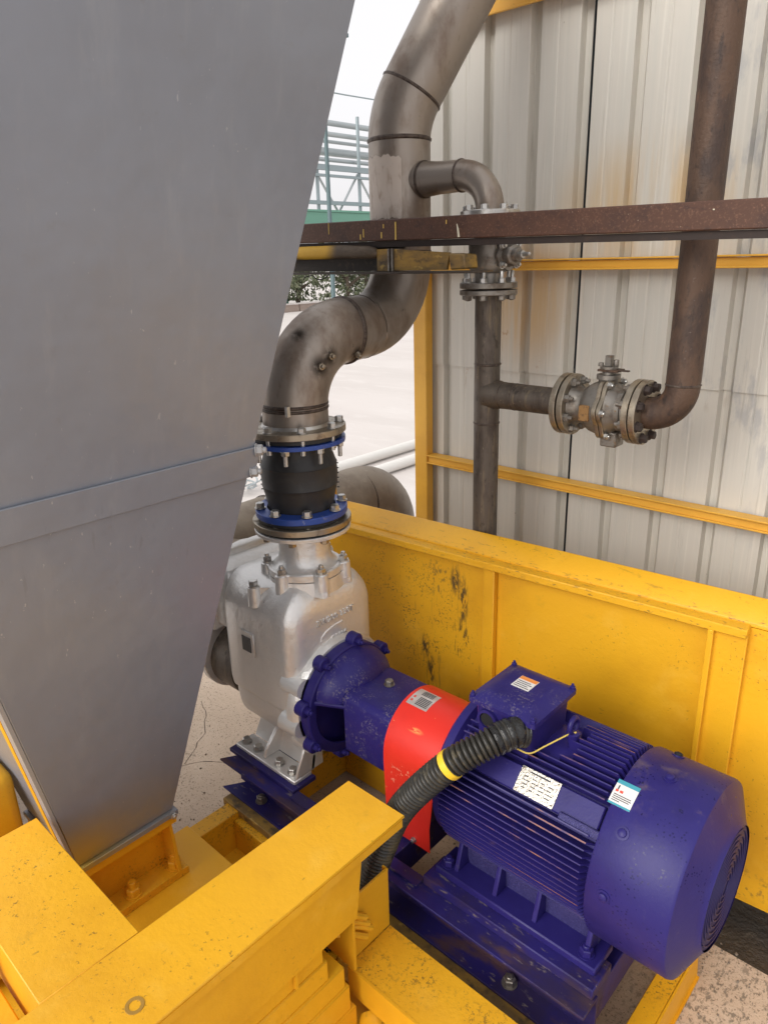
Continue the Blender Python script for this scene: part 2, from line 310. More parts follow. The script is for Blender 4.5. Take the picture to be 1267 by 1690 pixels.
# ------------------------------------------------------------------ mesh building
class MB:
    def __init__(s): s.v = []; s.f = []; s.mi = []; s.cur = 0
    def mat(s, i): s.cur = i; return s
    def add(s, vs, fs):
        o = len(s.v); s.v += [tuple(v) for v in vs]
        for f in fs: s.f.append(tuple(i+o for i in f)); s.mi.append(s.cur)
        return s
    def hexa(s, p):   # 8 points: bottom loop, top loop
        return s.add(p, [(0,3,2,1), (4,5,6,7), (0,1,5,4), (1,2,6,5), (2,3,7,6), (3,0,4,7)])
    def box(s, x0, x1, y0, y1, z0, z1):
        return s.hexa([(x0,y0,z0),(x1,y0,z0),(x1,y1,z0),(x0,y1,z0),(x0,y0,z1),(x1,y0,z1),(x1,y1,z1),(x0,y1,z1)])
    def lathe(s, prof, o, axis, n=32, cap0=True, cap1=True, ang=None):
        a = Vector(axis).normalized(); o = Vector(o)
        ref = Vector((0,0,1)) if abs(a.z) < .9 else Vector((1,0,0))
        u = ref.cross(a).normalized(); w = a.cross(u)
        vs = []
        for (t, r) in prof:
            for k in range(n):
                th = 2*PI*k/n
                vs.append(o + a*t + (u*math.cos(th)+w*math.sin(th))*r)
        fs = []
        for i in range(len(prof)-1):
            for k in range(n):
                k2 = (k+1) % n
                fs.append((i*n+k, i*n+k2, (i+1)*n+k2, (i+1)*n+k))
        if cap0: fs.append(tuple(range(n-1, -1, -1)))
        if cap1: fs.append(tuple((len(prof)-1)*n+k for k in range(n)))
        return s.add(vs, fs)
    def cyl(s, p0, p1, r0, r1=None, n=24):
        d = Vector(p1)-Vector(p0)
        return s.lathe([(0, r0), (d.length, r0 if r1 is None else r1)], p0, d, n)
    def tube(s, path, rad, n=24, caps=True):
        P = [Vector(p) for p in path]; T = []
        for i in range(len(P)):
            a = P[max(i-1, 0)]; b = P[min(i+1, len(P)-1)]; T.append((b-a).normalized())
        ref = Vector((0,0,1)) if abs(T[0].z) < .9 else Vector((0,1,0))
        u = ref.cross(T[0]).normalized(); vs = []
        for i, p in enumerate(P):
            if i:
                q = T[i-1].rotation_difference(T[i]); u = q @ u
            w = T[i].cross(u).normalized(); u = w.cross(T[i]).normalized()
            r = rad[i] if isinstance(rad, (list, tuple)) else rad
            for k in range(n):
                th = 2*PI*k/n; vs.append(p+(u*math.cos(th)+w*math.sin(th))*r)
        fs = []
        for i in range(len(P)-1):
            for k in range(n):
                k2 = (k+1) % n; fs.append((i*n+k, i*n+k2, (i+1)*n+k2, (i+1)*n+k))
        if caps: fs.append(tuple(range(n-1,-1,-1))); fs.append(tuple((len(P)-1)*n+k for k in range(n)))
        return s.add(vs, fs)
    def prism(s, poly, d):   # poly: 3D points of a planar loop, d: extrusion vector
        n = len(poly); d = Vector(d); p = [Vector(q) for q in poly]
        return s.add(p+[q+d for q in p], [tuple(range(n-1,-1,-1)), tuple(range(n, 2*n))] + [(i, (i+1)%n, n+(i+1)%n, n+i) for i in range(n)])
    def loft(s, loops, cap0=True, cap1=True):
        n = len(loops[0]); vs = [q for L in loops for q in L]; fs = []
        for i in range(len(loops)-1):
            for k in range(n):
                k2 = (k+1) % n; fs.append((i*n+k, i*n+k2, (i+1)*n+k2, (i+1)*n+k))
        if cap0: fs.append(tuple(range(n-1,-1,-1)))
        if cap1: fs.append(tuple((len(loops)-1)*n+k for k in range(n)))
        return s.add(vs, fs)

OFF = {}
def mesh_from(name, mb, mats, off=(0,0,0), bev=0.0, seg=1, smooth=38):
    off = Vector(off)
    me = bpy.data.meshes.new(name)
    me.from_pydata([tuple(Vector(v)-off) for v in mb.v], [], mb.f)
    mats = mats if isinstance(mats, (list, tuple)) else [mats]
    for m in mats: me.materials.append(m)
    me.polygons.foreach_set('material_index', mb.mi)
    bm = bmesh.new(); bm.from_mesh(me)
    bmesh.ops.recalc_face_normals(bm, faces=bm.faces[:])
    if bev:
        es = [e for e in bm.edges if len(e.link_faces) == 2 and e.calc_face_angle(0) > R(30)]
        bmesh.ops.bevel(bm, geom=es, offset=bev, segments=seg, affect='EDGES', profile=.5, clamp_overlap=True)
    bm.to_mesh(me); bm.free()
    me.polygons.foreach_set('use_smooth', [True]*len(me.polygons))
    me.set_sharp_from_angle(angle=R(smooth))
    me.update()
    return me
def thing(name, label, cat, loc=(0,0,0), group=None):
    o = bpy.data.objects.new(name, None); COL.objects.link(o); o.location = loc; o.empty_display_size = .05
    o['label'] = label; o['category'] = cat
    if group: o['group'] = group
    OFF[o] = Vector(loc); return o
def part(name, mb, mats, parent, label=None, stuff=False, **k):
    me = mesh_from(name, mb, mats, OFF[parent], **k)
    o = bpy.data.objects.new(name, me); COL.objects.link(o); o.parent = parent; OFF[o] = OFF[parent]
    if label: o['label'] = label
    if stuff: o['kind'] = 'stuff'
    return o
def single(name, mb, mats, label, cat, loc, group=None, **k):
    me = mesh_from(name, mb, mats, loc, **k)
    o = bpy.data.objects.new(name, me); COL.objects.link(o); o.location = loc; OFF[o] = Vector(loc)
    o['label'] = label; o['category'] = cat
    if group: o['group'] = group
    return o
def struct(name, mb, mats, kind='structure', **k):
    me = mesh_from(name, mb, mats, **k)
    o = bpy.data.objects.new(name, me); COL.objects.link(o); o['kind'] = kind; return o
SH = {}
def bolt_mesh(kind, s, L=0.0, mat=None):
    """shared hex bolt / nut with stud; axis +Z, seat at z=0, s = width across corners"""
    key = (kind, round(s, 4), round(L, 4), mat.name)
    if key in SH: return SH[key]
    mb = MB()
    mb.lathe([(0, s*.62), (s*.08, s*.62)], (0,0,0), (0,0,1), 16)
    mb.lathe([(s*.08, s*.5), (s*.55, s*.5), (s*.62, s*.42)], (0,0,0), (0,0,1), 6)
    if L: mb.lathe([(s*.6, s*.27), (L-.002, s*.27), (L, s*.22)], (0,0,0), (0,0,1), 10)
    SH[key] = mesh_from(kind, mb, mat, smooth=30); return SH[key]
def put(name, me, parent, loc, axis=(0,0,1), spin=0):
    o = bpy.data.objects.new(name, me); COL.objects.link(o); o.parent = parent
    o.location = Vector(loc)-OFF[parent]
    q = Vector((0,0,1)).rotation_difference(Vector(axis).normalized())
    o.rotation_euler = (q @ Quaternion((0,0,1), spin)).to_euler()
    return o
def bolt_circle(parent, c, axis, rad, n, s, L=0, mat=None, ph=0.0, name='bolt', skip=()):
    a = Vector(axis).normalized(); c = Vector(c)
    ref = Vector((0,0,1)) if abs(a.z) < .9 else Vector((1,0,0))
    u = ref.cross(a).normalized(); w = a.cross(u)
    me = bolt_mesh(name, s, L, mat or m_zinc)
    for k in range(n):
        if k in skip: continue
        th = 2*PI*(k+ph)/n
        put(name, me, parent, c+(u*math.cos(th)+w*math.sin(th))*rad, a, random.random())
def arc(c, u, w, r, a0, a1, n=10):
    c, u, w = Vector(c), Vector(u), Vector(w)
    return [c+(u*math.cos(a0+(a1-a0)*i/n)+w*math.sin(a0+(a1-a0)*i/n))*r for i in range(n+1)]
def bez(pts, n=8):   # Catmull-Rom through points
    P = [Vector(p) for p in pts]; out = []
    for i in range(len(P)-1):
        a = P[i-1] if i else P[0]*2-P[1]; b = P[i]; c = P[i+1]; d = P[i+2] if i+2 < len(P) else P[-1]*2-P[-2]
        for k in range(n):
            t = k/n
            out.append(.5*((2*b)+(c-a)*t+(2*a-5*b+4*c-d)*t*t+(3*b-a-3*c+d)*t**3))
    out.append(P[-1]); return out
def text_part(name, body, size, mtx, mat, parent, extrude=.001):
    cu = bpy.data.curves.new(name, 'FONT'); cu.body = body; cu.size = size; cu.extrude = extrude
    cu.align_x = 'CENTER'; cu.align_y = 'CENTER'; cu.resolution_u = 2
    t = bpy.data.objects.new(name, cu); COL.objects.link(t)
    dg = bpy.context.evaluated_depsgraph_get()
    me = bpy.data.meshes.new_from_object(t.evaluated_get(dg))
    bpy.data.objects.remove(t)
    me.transform(Matrix.Translation(-OFF[parent]) @ mtx)
    me.materials.clear(); me.materials.append(mat)
    o = bpy.data.objects.new(name, me); COL.objects.link(o); o.parent = parent; OFF[o] = OFF[parent]
    return o
def basis(o, x, y, z):
    m = Matrix((Vector(x), Vector(y), Vector(z))).transposed().to_4x4(); m.translation = Vector(o); return m
def rrect(x0, x1, y0, y1, r, z, k=6):
    out = []
    for cx, cy, a in ((x1-r, y1-r, 0), (x0+r, y1-r, PI/2), (x0+r, y0+r, PI), (x1-r, y0+r, 1.5*PI)):
        for i in range(k+1):
            t = a+PI/2*i/k; out.append((cx+r*math.cos(t), cy+r*math.sin(t), z))
    return out

# ------------------------------------------------------------------ the setting
def sheet(x0, x1, y0, y1, z): return MB().add([(x0,y0,z),(x1,y0,z),(x1,y1,z),(x0,y1,z)], [(0,1,2,3)])
struct('ground', sheet(-400, 400, -400, 400, -.004), m_yard)
struct('machine_floor', sheet(-3.6, 3.0, -2.0, 1.95, 0), m_conc)
struct('shaded_wet_soil', sheet(-1.6, 3.0, 1.95, 2.58, .0), m_soil)  # wet ground with the shadow under the bin put into its dark colour

rnd = random.Random(21); mb = MB()
for P in ([(-2.75, 1.10), (-2.55, 1.22), (-2.42, 1.42), (-2.20, 1.55), (-2.02, 1.86)], [(-2.50, 1.33), (-2.62, 1.52), (-2.86, 1.66)], [(-.32, 1.60), (-.20, 1.70), (-.02, 1.74)]):
    for (a, b), (c, d) in zip(P, P[1:]):
        n_ = 6; last = Vector((a, b, .001))
        for k in range(1, n_+1):
            q = Vector((a+(c-a)*k/n_, b+(d-b)*k/n_, .001)) + (Vector((rnd.uniform(-.012, .012), rnd.uniform(-.012, .012), 0)) if k < n_ else Vector())
            w = Vector((-(q-last).y, (q-last).x, 0)).normalized()*rnd.uniform(.0008, .0022)
            mb.add([last-w, last+w, q+w, q-w], [(0,1,2,3)]); last = q
struct('floor_crack', mb, M('crack_dark', (.11, .085, .065), .9))
mb = MB()
for k in range(420):
    c = Vector((rnd.uniform(-2.7, -.1), rnd.choice((rnd.gauss(1.16, .03), rnd.gauss(1.90, .04), rnd.uniform(1.0, 1.93))), .002)); q = rnd.uniform(.002, .007)
    e = Euler((rnd.uniform(0, 6), rnd.uniform(0, 6), rnd.uniform(0, 6))).to_matrix()
    mb.add([c+e@Vector(v)*q for v in ((1,0,0),(-1,0,0),(0,1,0),(0,-1,0),(0,0,.7),(0,0,-.7))], [(0,2,4),(2,1,4),(1,3,4),(3,0,4),(2,0,5),(1,2,5),(3,1,5),(0,3,5)])
struct('grit', mb, M('grit_stone', (.20, .165, .13), .9), 'stuff')

# ---- corrugated wall
wall = thing('corrugated_wall', 'tall corrugated metal sheet wall with yellow rails behind the pipes', 'wall', (-1.2, 2.62, 0))
def wsheet(x0, x1, z0, z1, y, ph=0.0):
    pts = [(x0, y)]; x = math.floor((x0-ph)/.2)*.2+ph
    while x < x1:
        for dx, dy in ((0, 0), (.006, .028), (.030, .028), (.046, 0), (.112, 0), (.115, .0016), (.120, .0016), (.123, 0)):
            if x0+.002 < x+dx < x1-.002: pts.append((x+dx, y+dy))
        x += .2
    pts.append((x1, y)); n = len(pts)
    vs = [(a, b, z0) for a, b in pts]+[(a, b, z1) for a, b in pts]
    vs += [(a, b+.003, z0) for a, b in pts]+[(a, b+.003, z1) for a, b in pts]
    fs = [(i, i+1, n+i+1, n+i) for i in range(n-1)]+[(2*n+i, 3*n+i, 3*n+i+1, 2*n+i+1) for i in range(n-1)]
    fs += [(i, 2*n+i, 2*n+i+1, i+1) for i in range(n-1)]+[(n+i, n+i+1, 3*n+i+1, 3*n+i) for i in range(n-1)]
    fs += [(0, n, 3*n, 2*n), (n-1, 3*n-1, 4*n-1, 2*n-1)]
    return MB().add(vs, fs)
PH = -2.045
for (xa, xb, nm) in ((-2.165, -1.399, 0), (-1.389, -.30, 1), (-.296, .9, 2)):
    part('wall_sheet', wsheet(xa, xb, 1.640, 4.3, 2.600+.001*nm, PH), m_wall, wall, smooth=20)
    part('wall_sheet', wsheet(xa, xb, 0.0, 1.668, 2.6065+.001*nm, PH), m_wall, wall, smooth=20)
part('seam_strip', MB().box(-1.47, -1.33, 2.642, 2.648, 0, 4.3), m_seam, wall)
part('wall_post', MB().box(-2.172, -2.098, 2.545, 2.595, 0, 2.06), m_rail, wall, bev=.004)
part('wall_edge_trim', MB().box(-2.196, -2.176, 2.60, 2.65, 0, 1.62), m_hopper_edge, wall)
for z0, z1 in ((1.188, 1.226), (2.045, 2.082), (2.93, 3.00)):
    xl = -2.097 if z0 < 2.5 else -2.02
    mb = MB().box(xl, 1.0, 2.556, 2.562, z0, z1-.008).box(xl, 1.0, 2.540, 2.598, z1-.006, z1)
    mb.box(xl, 1.0, 2.544, 2.556, z0-.004, z0+.003)
    part('wall_rail', mb, m_rail, wall, bev=.0015)

# ---- far yard: pole, pipe rack, wall, trees, pipes on the ground
def P_at(p, q, t): return Vector(p)*(1-t)+Vector(q)*t
rack = thing('pipe_rack', 'tall steel truss rack carrying several pipes across the far yard', 'pipe rack', (-30, 28, 0))
ry0, ry1 = 10, 46
for z, r, y, m in ((8.7, .14, 0, m_rackpipe), (8.1, .12, .4, m_rackpipe), (7.4, .20, -.3, m_rackpipe), (6.9, .10, .5, m_rackpipe), (7.95, .09, -.6, m_rackpipe)):
    part('rack_pipe', MB().cyl((-30+y, ry0, z), (-30+y, ry1, z), r, n=10), m, rack)
for z, h in ((6.35, .26), (6.05, .12), (4.75, .18)):
    part('rack_beam', MB().box(-29.2, -29.0, ry0, ry1, z, z+h), m_rack, rack)
part('green_girder', MB().box(-28.9, -28.5, ry0, ry1, 3.5, 4.35).box(-28.95, -28.45, ry0, ry1, 4.36, 4.46), m_green, rack)
for y in range(12, 46, 3):
    mb = MB().box(-29.25, -29.12, y-.06, y+.06, 4.3, 9.0); part('rack_upright', mb, m_rack, rack)
    for s in (-1, 1):
        part('rack_brace', MB().cyl((-29.3, y, 6.3), (-29.3, y+s*1.5, 4.4), .06, n=6), m_rackpipe, rack)
for y in (12, 24, 36, 45):
    part('rack_column', MB().box(-29.1, -28.7, y-.2, y+.2, 0, 6.2), m_green, rack)
single('lamp_pole', MB().cyl((-19, 18.05, 0), (-19, 18.05, 8.4), .085, .06, 12).cyl((-19, 18.05, 8.3), (-18.2, 18.05, 8.5), .03, n=8).box(-18.3, -17.9, 17.95, 18.15, 8.45, 8.55), m_greenpole,
       'slim teal steel pole standing in the yard in front of the pipe rack', 'pole', (-19, 18.05, 0))
single('overhead_cable', MB().tube([(-30, 8+k*2.2, 10.1+.012*(k-9)**2) for k in range(19)], .035, 6), m_rack,
       'thin overhead cable crossing the white sky above the pipe rack', 'cable', (-30, 28, 10))
fwall = thing('boundary_wall', 'low brownish boundary wall at the far edge of the yard', 'wall', (-25, 24, 0))
fwall_y = 5
for k in range(20):
    part('wall_panel', MB().box(-25.3, -25.1, fwall_y+k*2.4, fwall_y+k*2.4+2.34, 0, .30), m_farwall, fwall)
    part('coping', MB().box(-25.34, -25.06, fwall_y+k*2.4-.03, fwall_y+k*2.4+2.37, .30, .35), m_yard, fwall)
def tree(x, y, h, w, lab):
    t = thing('broadleaf_tree', lab, 'tree', (x, y, 0), 'trees beyond the boundary wall')
    mb = MB().tube([(x, y, 0), (x+.1, y, h*.3), (x-.1, y+.1, h*.6)], [.12, .09, .05], 8)
    for k in range(6):
        a = k*1.05; mb.tube([(x, y, h*(.25+.05*k)), (x+math.cos(a)*w*.5, y+math.sin(a)*w*.5, h*(.45+.06*k))], [.05, .02], 6)
    part('trunk', mb, m_bark, t)
    mb = MB(); rnd = random.Random(int(x*13+y*7))
    cl = [(rnd.gauss(0, w*.38), rnd.gauss(0, w*.38), h*rnd.uniform(.10, .95), rnd.uniform(.5, 1.1)*w*.30) for _ in range(30)]
    for cx, cy, cz, cr in cl:
        for _ in range(70):
            d = Vector((rnd.gauss(0,1), rnd.gauss(0,1), rnd.gauss(0,1))).normalized()*cr*rnd.uniform(.6, 1.05)
            c = Vector((x+cx, y+cy, max(cz+d.z*.8, .3))) + Vector((d.x, d.y, 0)); s = rnd.uniform(.05, .11)
            e = Euler((rnd.uniform(0, 6), rnd.uniform(0, 6), rnd.uniform(0, 6))).to_matrix()
            mb.mat(rnd.choice((0, 0, 1, 1, 2)))
            mb.add([c+e@Vector(q)*s for q in ((-1, 0, 0), (0, -.6, .1), (1, 0, 0), (0, .6, .1))], [(0,1,2,3)])
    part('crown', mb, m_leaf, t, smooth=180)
kinds = ['bushy green tree beside the hopper edge, beyond the boundary wall', 'leafy tree beyond the boundary wall, behind the teal pole',
         'leafy tree beyond the boundary wall, nearest the brown pipe elbow']
for k in range(9):
    lab = kinds[k-3] if 3 <= k <= 5 else 'leafy tree beyond the boundary wall, off to the side'
    tree(-26.6-(k % 3)*.7, 14.2+k*2.0, 2.6+(k*37 % 5)*.12, 1.9+(k % 2)*.35, lab)
for k, (dx, lab) in enumerate(((0, 'upper of two long white pipes lying on the yard concrete'), (.42, 'lower of two long white pipes lying on the yard concrete, nearer the machine'))):
    single('ground_pipe', MB().cyl((-5.30+dx, 4.75-dx*.6, .06), (-5.36+dx, 12, .06), .055, n=16), m_whitepipe, lab, 'pipe', (-5.4+dx, 8, 0), 'white pipes lying on the yard')

mb = MB(); rnd = random.Random(5)
for k in range(5):
    c = Vector((-5.55+rnd.uniform(-.1, .1), 4.05+rnd.uniform(-.15, .15), .06+.02*k)); r = rnd.uniform(.06, .13)
    u = Vector((1, 0, rnd.uniform(-.4, .4))).normalized(); w = Vector((0, 1, rnd.uniform(-.5, .5))).normalized()
    mb.tube(arc(c, u, w, r, 0, 5.5, 20), .009, 6)
single('wire_coil', mb, m_rackpipe, 'small tangled grey wire coil lying on the yard behind the suction pipe', 'wire', (-5.55, 4.05, 0))
# ---- dusty suction pipe behind the pump
suc = thing('suction_pipe', 'big dusty brown suction pipe behind the pump with elbow down by the bin corner', 'pipe', (-2.42, 2.0, 0))
path = [(-2.42, .7, .97), (-2.42, 1.5, .98), (-2.42, 2.40, .99)] + arc((-2.42, 2.40, .79), (0,0,1), (0,1,0), .20, 0, PI/2, 10)[1:] + [(-2.42, 2.60, .0)]
part('pipe', MB().tube(path, .150, 32), m_suction, suc)
part('branch_pipe', MB().cyl((-2.42, 1.54, .94), (-2.20, 1.54, .93), .125, n=28), m_suction, suc)
part('flange', MB().cyl((-2.215, 1.54, .93), (-2.187, 1.54, .93), .15, n=36), m_steel, suc, bev=.003)
part('inlet_pipe', MB().cyl((-3.6, 1.50, .60), (-2.10, 1.50, .60), .14, n=32), m_darkpipe, suc)
part('inlet_flange', MB().cyl((-2.27, 1.50, .62), (-2.235, 1.50, .62), .17, n=40), m_silver, suc, bev=.003)
part('flange', MB().cyl((-2.42, 1.30, .975), (-2.42, 1.325, .975), .20, n=36), m_suction, suc, bev=.003)
part('flange', MB().cyl((-2.42, 1.33, .975), (-2.42, 1.355, .975), .20, n=36), m_suction, suc, bev=.003)
bolt_circle(suc, (-2.42, 1.355, .975), (0,1,0), .178, 10, .028, .04, m_zinc)
for y in (1.85, 2.39): part('weld_ring', MB().lathe([(-.007, .150), (0, .1535), (.007, .150)], (-2.42, y, .986), (0,1,0), 32, False, False), m_weld, suc)

# ---- yellow bin wall
binw = thing('aggregate_bin', 'yellow painted steel bin side with framed panel and black scrape marks', 'bin', (-1.75, 2.0, .10))
binw.rotation_euler = (0, 0, R(4.2))
bx0, bx1 = -2.115, 1.0
part('side_panel', MB().box(bx0, bx1, 1.985, 1.993, .110, 1.063), m_bin, binw)
part('back_panel', MB().box(bx0, bx1, 2.054, 2.062, .11, 1.10), m_yel, binw)
part('end_panel', MB().box(bx0, bx0+.006, 1.994, 2.052, .11, 1.06), m_yel, binw)
part('top_rim', MB().prism([(bx0, 1.985, 1.078), (bx0, 2.062, 1.126), (bx0, 2.070, 1.126), (bx0, 2.070, 1.10), (bx0, 1.985, 1.064)], (bx1-bx0, 0, 0)), m_bin, binw, bev=.002)
part('trim_bar', MB().box(bx0, -.500, 1.938, 1.984, 1.044, 1.072), m_bin, binw, bev=.003)
part('trim_bar', MB().box(-.600, -.500, 1.960, 1.9835, .120, 1.045), m_bin, binw, bev=.003)
part('trim_bar', MB().box(-.604, -.588, 1.938, 1.959, .120, 1.045), m_bin, binw, bev=.002)
part('trim_bar', MB().box(-1.378, -1.332, 1.955, 1.9835, .120, 1.045), m_bin, binw, bev=.003)
part('bottom_rail', MB().box(bx0, bx1, 1.994, 2.050, .085, .109), m_yel_dirty, binw)
for x in (-1.9, -.9, .1): part('support_leg', MB().box(x, x+.06, 2.0, 2.045, 0, .084), m_yel_dirty, binw)
part('corner_post', MB().box(-2.175, -2.13, 2.0, 2.02, 0, 1.30), m_yel_clean, binw, bev=.003)
part('corner_plate', MB().box(-2.1295, bx0-.001, 1.99, 2.02, .2, 1.05), m_yel_clean, binw)

# ---- brown steel beam in front of the pipes
beam = thing('brown_beam', 'rust brown steel beam crossing in front of the pipes above the valves', 'beam', (-1, 1.97, 2.18))
zt = lambda x: 2.2035-.0119*x
L0, L1 = -2.7, .5
def slab(za, zb, y0, y1): return MB().hexa([(L0,y0,zt(L0)+za),(L1,y0,zt(L1)+za),(L1,y1,zt(L1)+za),(L0,y1,zt(L0)+za),(L0,y0,zt(L0)+zb),(L1,y0,zt(L1)+zb),(L1,y1,zt(L1)+zb),(L0,y1,zt(L0)+zb)])
part('beam_channel', slab(-.068, 0, 1.95, 1.992), m_rustbeam, beam, bev=.003)
part('lower_angle', slab(-.089, -.069, 1.962, 1.99), m_rustbeam_dark, beam)  # darker strip set back below the channel
rnd = random.Random(3)
mb = MB()
for x, a, b, w in ((-2.06, -.002, -.040, .0012), (-1.90, -.045, -.062, .002), (-1.885, -.028, -.055, .0015), (-1.80, -.040, -.060, .002), (-1.79, -.015, -.028, .0015), (-1.735, -.01, -.066, .0025), (-1.52, -.012, -.024, .0015)):
    z = zt(x); mb.box(x-w, x+w, 1.9485, 1.9499, z+b, z+a)
part('paint_drip', mb, m_drip_y, beam)
z = zt(-1.45)
part('paint_drip', MB().tube([(-1.478, 1.949, z-.025), (-1.474, 1.949, z-.04), (-1.470, 1.949, z-.064)], [.0015, .003, .004], 6), m_drip, beam)
part('paint_speck', MB().box(-.700, -.696, 1.9485, 1.9499, zt(-.7)-.022, zt(-.7)-.019), m_drip, beam)

# ---- burnt yellow bracket beam under it
br = thing('bracket_beam', 'scorched yellow bracket beam under the brown beam beside the upright pipe', 'bracket', (-1.8, 1.95, 2.1))
part('bottom_flange', MB().box(-2.6, -1.38, 1.905, 2.012, 2.0495, 2.0565), m_burnt_shaded, br, bev=.001)
part('web', MB().box(-2.6, -1.74, 1.998, 2.005, 2.058, 2.150), m_burnt_shaded, br)
part('top_lip', MB().tube([(-2.6, 1.945, 2.1275), (-2.0, 1.945, 2.1255), (-1.86, 1.945, 2.121), (-1.826, 1.945, 2.117), (-1.815, 1.945, 2.114)], [.024, .024, .022, .018, .006], 14), m_lip, br)
part('stiffener', MB().box(-1.815, -1.765, 1.940, 1.997, 2.058, 2.130), m_burnt, br)
part('stiffener', MB().box(-1.748, -1.741, 1.920, 1.997, 2.058, 2.130), m_oldsteel, br)
part('stiffener', MB().box(-1.732, -1.725, 1.920, 1.997, 2.058, 2.130), m_oldsteel, br)
part('face_plate', MB().hexa([(-1.722,1.925,2.060),(-1.50,1.925,2.060),(-1.50,1.935,2.060),(-1.722,1.935,2.060),(-1.722,1.925,2.128),(-1.488,1.925,2.112),(-1.488,1.935,2.112),(-1.722,1.935,2.128)]), m_burnt, br, label='plate with faded yellow paint and scorch marks')
part('end_block', MB().hexa([(-1.478,1.915,2.060),(-1.418,1.915,2.063),(-1.418,1.985,2.063),(-1.478,1.985,2.060),(-1.486,1.915,2.110),(-1.425,1.915,2.106),(-1.425,1.985,2.106),(-1.486,1.985,2.110)]), m_burnt, br, bev=.004)
part('wire', MB().tube(bez([(-2.03, 1.92, 2.058), (-2.05, 1.91, 2.038), (-2.09, 1.91, 2.032), (-2.12, 1.91, 2.046), (-2.16, 1.91, 2.040), (-2.17, 1.91, 2.030)], 6), .0022, 6), m_black, br)

# ------------------------------------------------------------------ pipes
AX, AY = -1.83, 1.54
dp = thing('discharge_pipe', 'thick weathered stainless discharge pipe with double bend rising from the rubber joint', 'pipe', (AX, AY, 1.56))
UX, UY = -1.870, 2.13
RB = .23
d2 = Vector((math.sin(R(31))*math.cos(R(45)), math.sin(R(31))*math.sin(R(45)), math.cos(R(31))))
tilt = math.acos(d2.z); hd = Vector((d2.x, d2.y, 0)).normalized()
rb2 = .32
bend = arc(Vector((UX, UY, 2.475))+hd*rb2, -hd, (0,0,1), rb2, 0, tilt, 8)
path = [(AX, AY, 1.585), (AX, AY, 1.64)] + arc((AX, AY+RB, 1.64), (0,-1,0), (0,0,1), RB, 0, PI/2, 14)[1:] \
     + arc((UX, UY-RB, 1.87+RB), (0,0,-1), (0,1,0), RB, 0, PI/2, 14) + [(UX, UY, 2.35), (UX, UY, 2.475)] + bend[1:] + [bend[-1]+d2*1.2]
part('pipe', MB().tube(path, .1095, 40), m_stain, dp)
def weld(parent, c, ax, r, m=m_weld, w=.006, h=.003):
    part('weld_ring', MB().lathe([(-w, r-.0005), (-w*.4, r+h), (w*.4, r+h), (w, r-.0005)], c, ax, 40, False, False), m, parent)
weld(dp, (AX, AY, 1.645), (0,0,1), .1095); weld(dp, (AX, AY, 1.658), (0,0,1), .1095)
weld(dp, (AX, AY+RB+.004, 1.87), (0,1,0), .1095, w=.009, h=.005); weld(dp, (UX, UY-RB+.002, 1.87), (0,1,0), .1095, h=.002)
weld(dp, (UX, UY, 2.120), (0,0,1), .1095, h=.002)
weld(dp, (UX, UY, 2.488), (0,0,1), .1095, w=.008, h=.004); weld(dp, bend[-1], d2, .1095, h=.003)
vs = []; rnd = random.Random(2); NA = 24
for k in range(NA+1):
    a = R(-158+112*k/NA); e = .004*math.sin(k*1.3)+.003*math.sin(k*2.9)
    for z in (2.232+e*.6, 2.335, 2.432-e-.012*max(0, k-20)/4): vs.append((UX+math.cos(a)*.1107, UY+math.sin(a)*.1107, z))
part('stain_patch', MB().add(vs, [(3*k+q, 3*k+3+q, 3*k+4+q, 3*k+1+q) for k in range(NA) for q in (0, 1)]), m_stain_pale, dp, label='pale bare patch on the left side of the upright pipe')
part('tab', MB().box(AX+.066, AX+.078, AY-.098, AY-.086, 1.635, 1.668), m_steel, dp)
part('flange', MB().lathe([(0, .1155), (0, .165), (.022, .165), (.023, .1155)], (AX, AY, 1.5645), (0,0,1), 48, False, False), m_goldsteel, dp, bev=.002)
part('flange_collar', MB().cyl((AX, AY, 1.587), (AX, AY, 1.597), .117, .111, 40), m_steel, dp)
# drain plugs and scorched spots on the underside of the first elbow
for P, N, k in (((-1.722, 1.5645, 1.781), (.985, -.144, .099), 1), ((-1.7206, 1.6082, 1.8088), (.999, -.024, .025), 1), ((-1.744, 1.752, 1.801), (.786, .069, -.615), 1), ((-1.790, 1.540, 1.8795), (.3685, -.643, .671), 0)):
    P, N = Vector(P), Vector(N).normalized()
    if k: part('drain_plug', MB().lathe([(.0, .011), (.010, .011), (.011, .007), (.020, .007), (.021, .005)], P, N, 8), m_goldsteel, dp)
# branch with reducer and elbow to the small riser
RX, RY = -1.490, 2.145
ctrb = Vector((RX-.115, RY, 2.24)); p = [Vector((UX+.05, UY, 2.355)), Vector((UX+.115, UY+.002, 2.355)), Vector((UX+.17, UY+.006, 2.355)), Vector((RX-.115, RY, 2.355))]
el = arc(ctrb, (0,0,1), (1,0,0), .115, 0, PI/2, 10)
part('branch_pipe', MB().tube(p+el[1:], [.066, .058, .053, .050]+[.049]*4+[.047]*6, 28), m_stain, dp)
weld(dp, (UX+.115, UY+.002, 2.355), (1,0,0), .059, h=.002); weld(dp, (RX-.117, RY, 2.355), (1,0,0), .050, h=.003, w=.005)
part('branch_flange', MB().lathe([(0, .046), (0, .098), (.018, .098), (.019, .046)], (RX, RY, 2.222), (0,0,1), 40, False, False), m_steel, dp, bev=.002)
bolt_circle(dp, (RX, RY, 2.240), (0,0,1), .080, 8, .026, 0, m_zinc, .5)

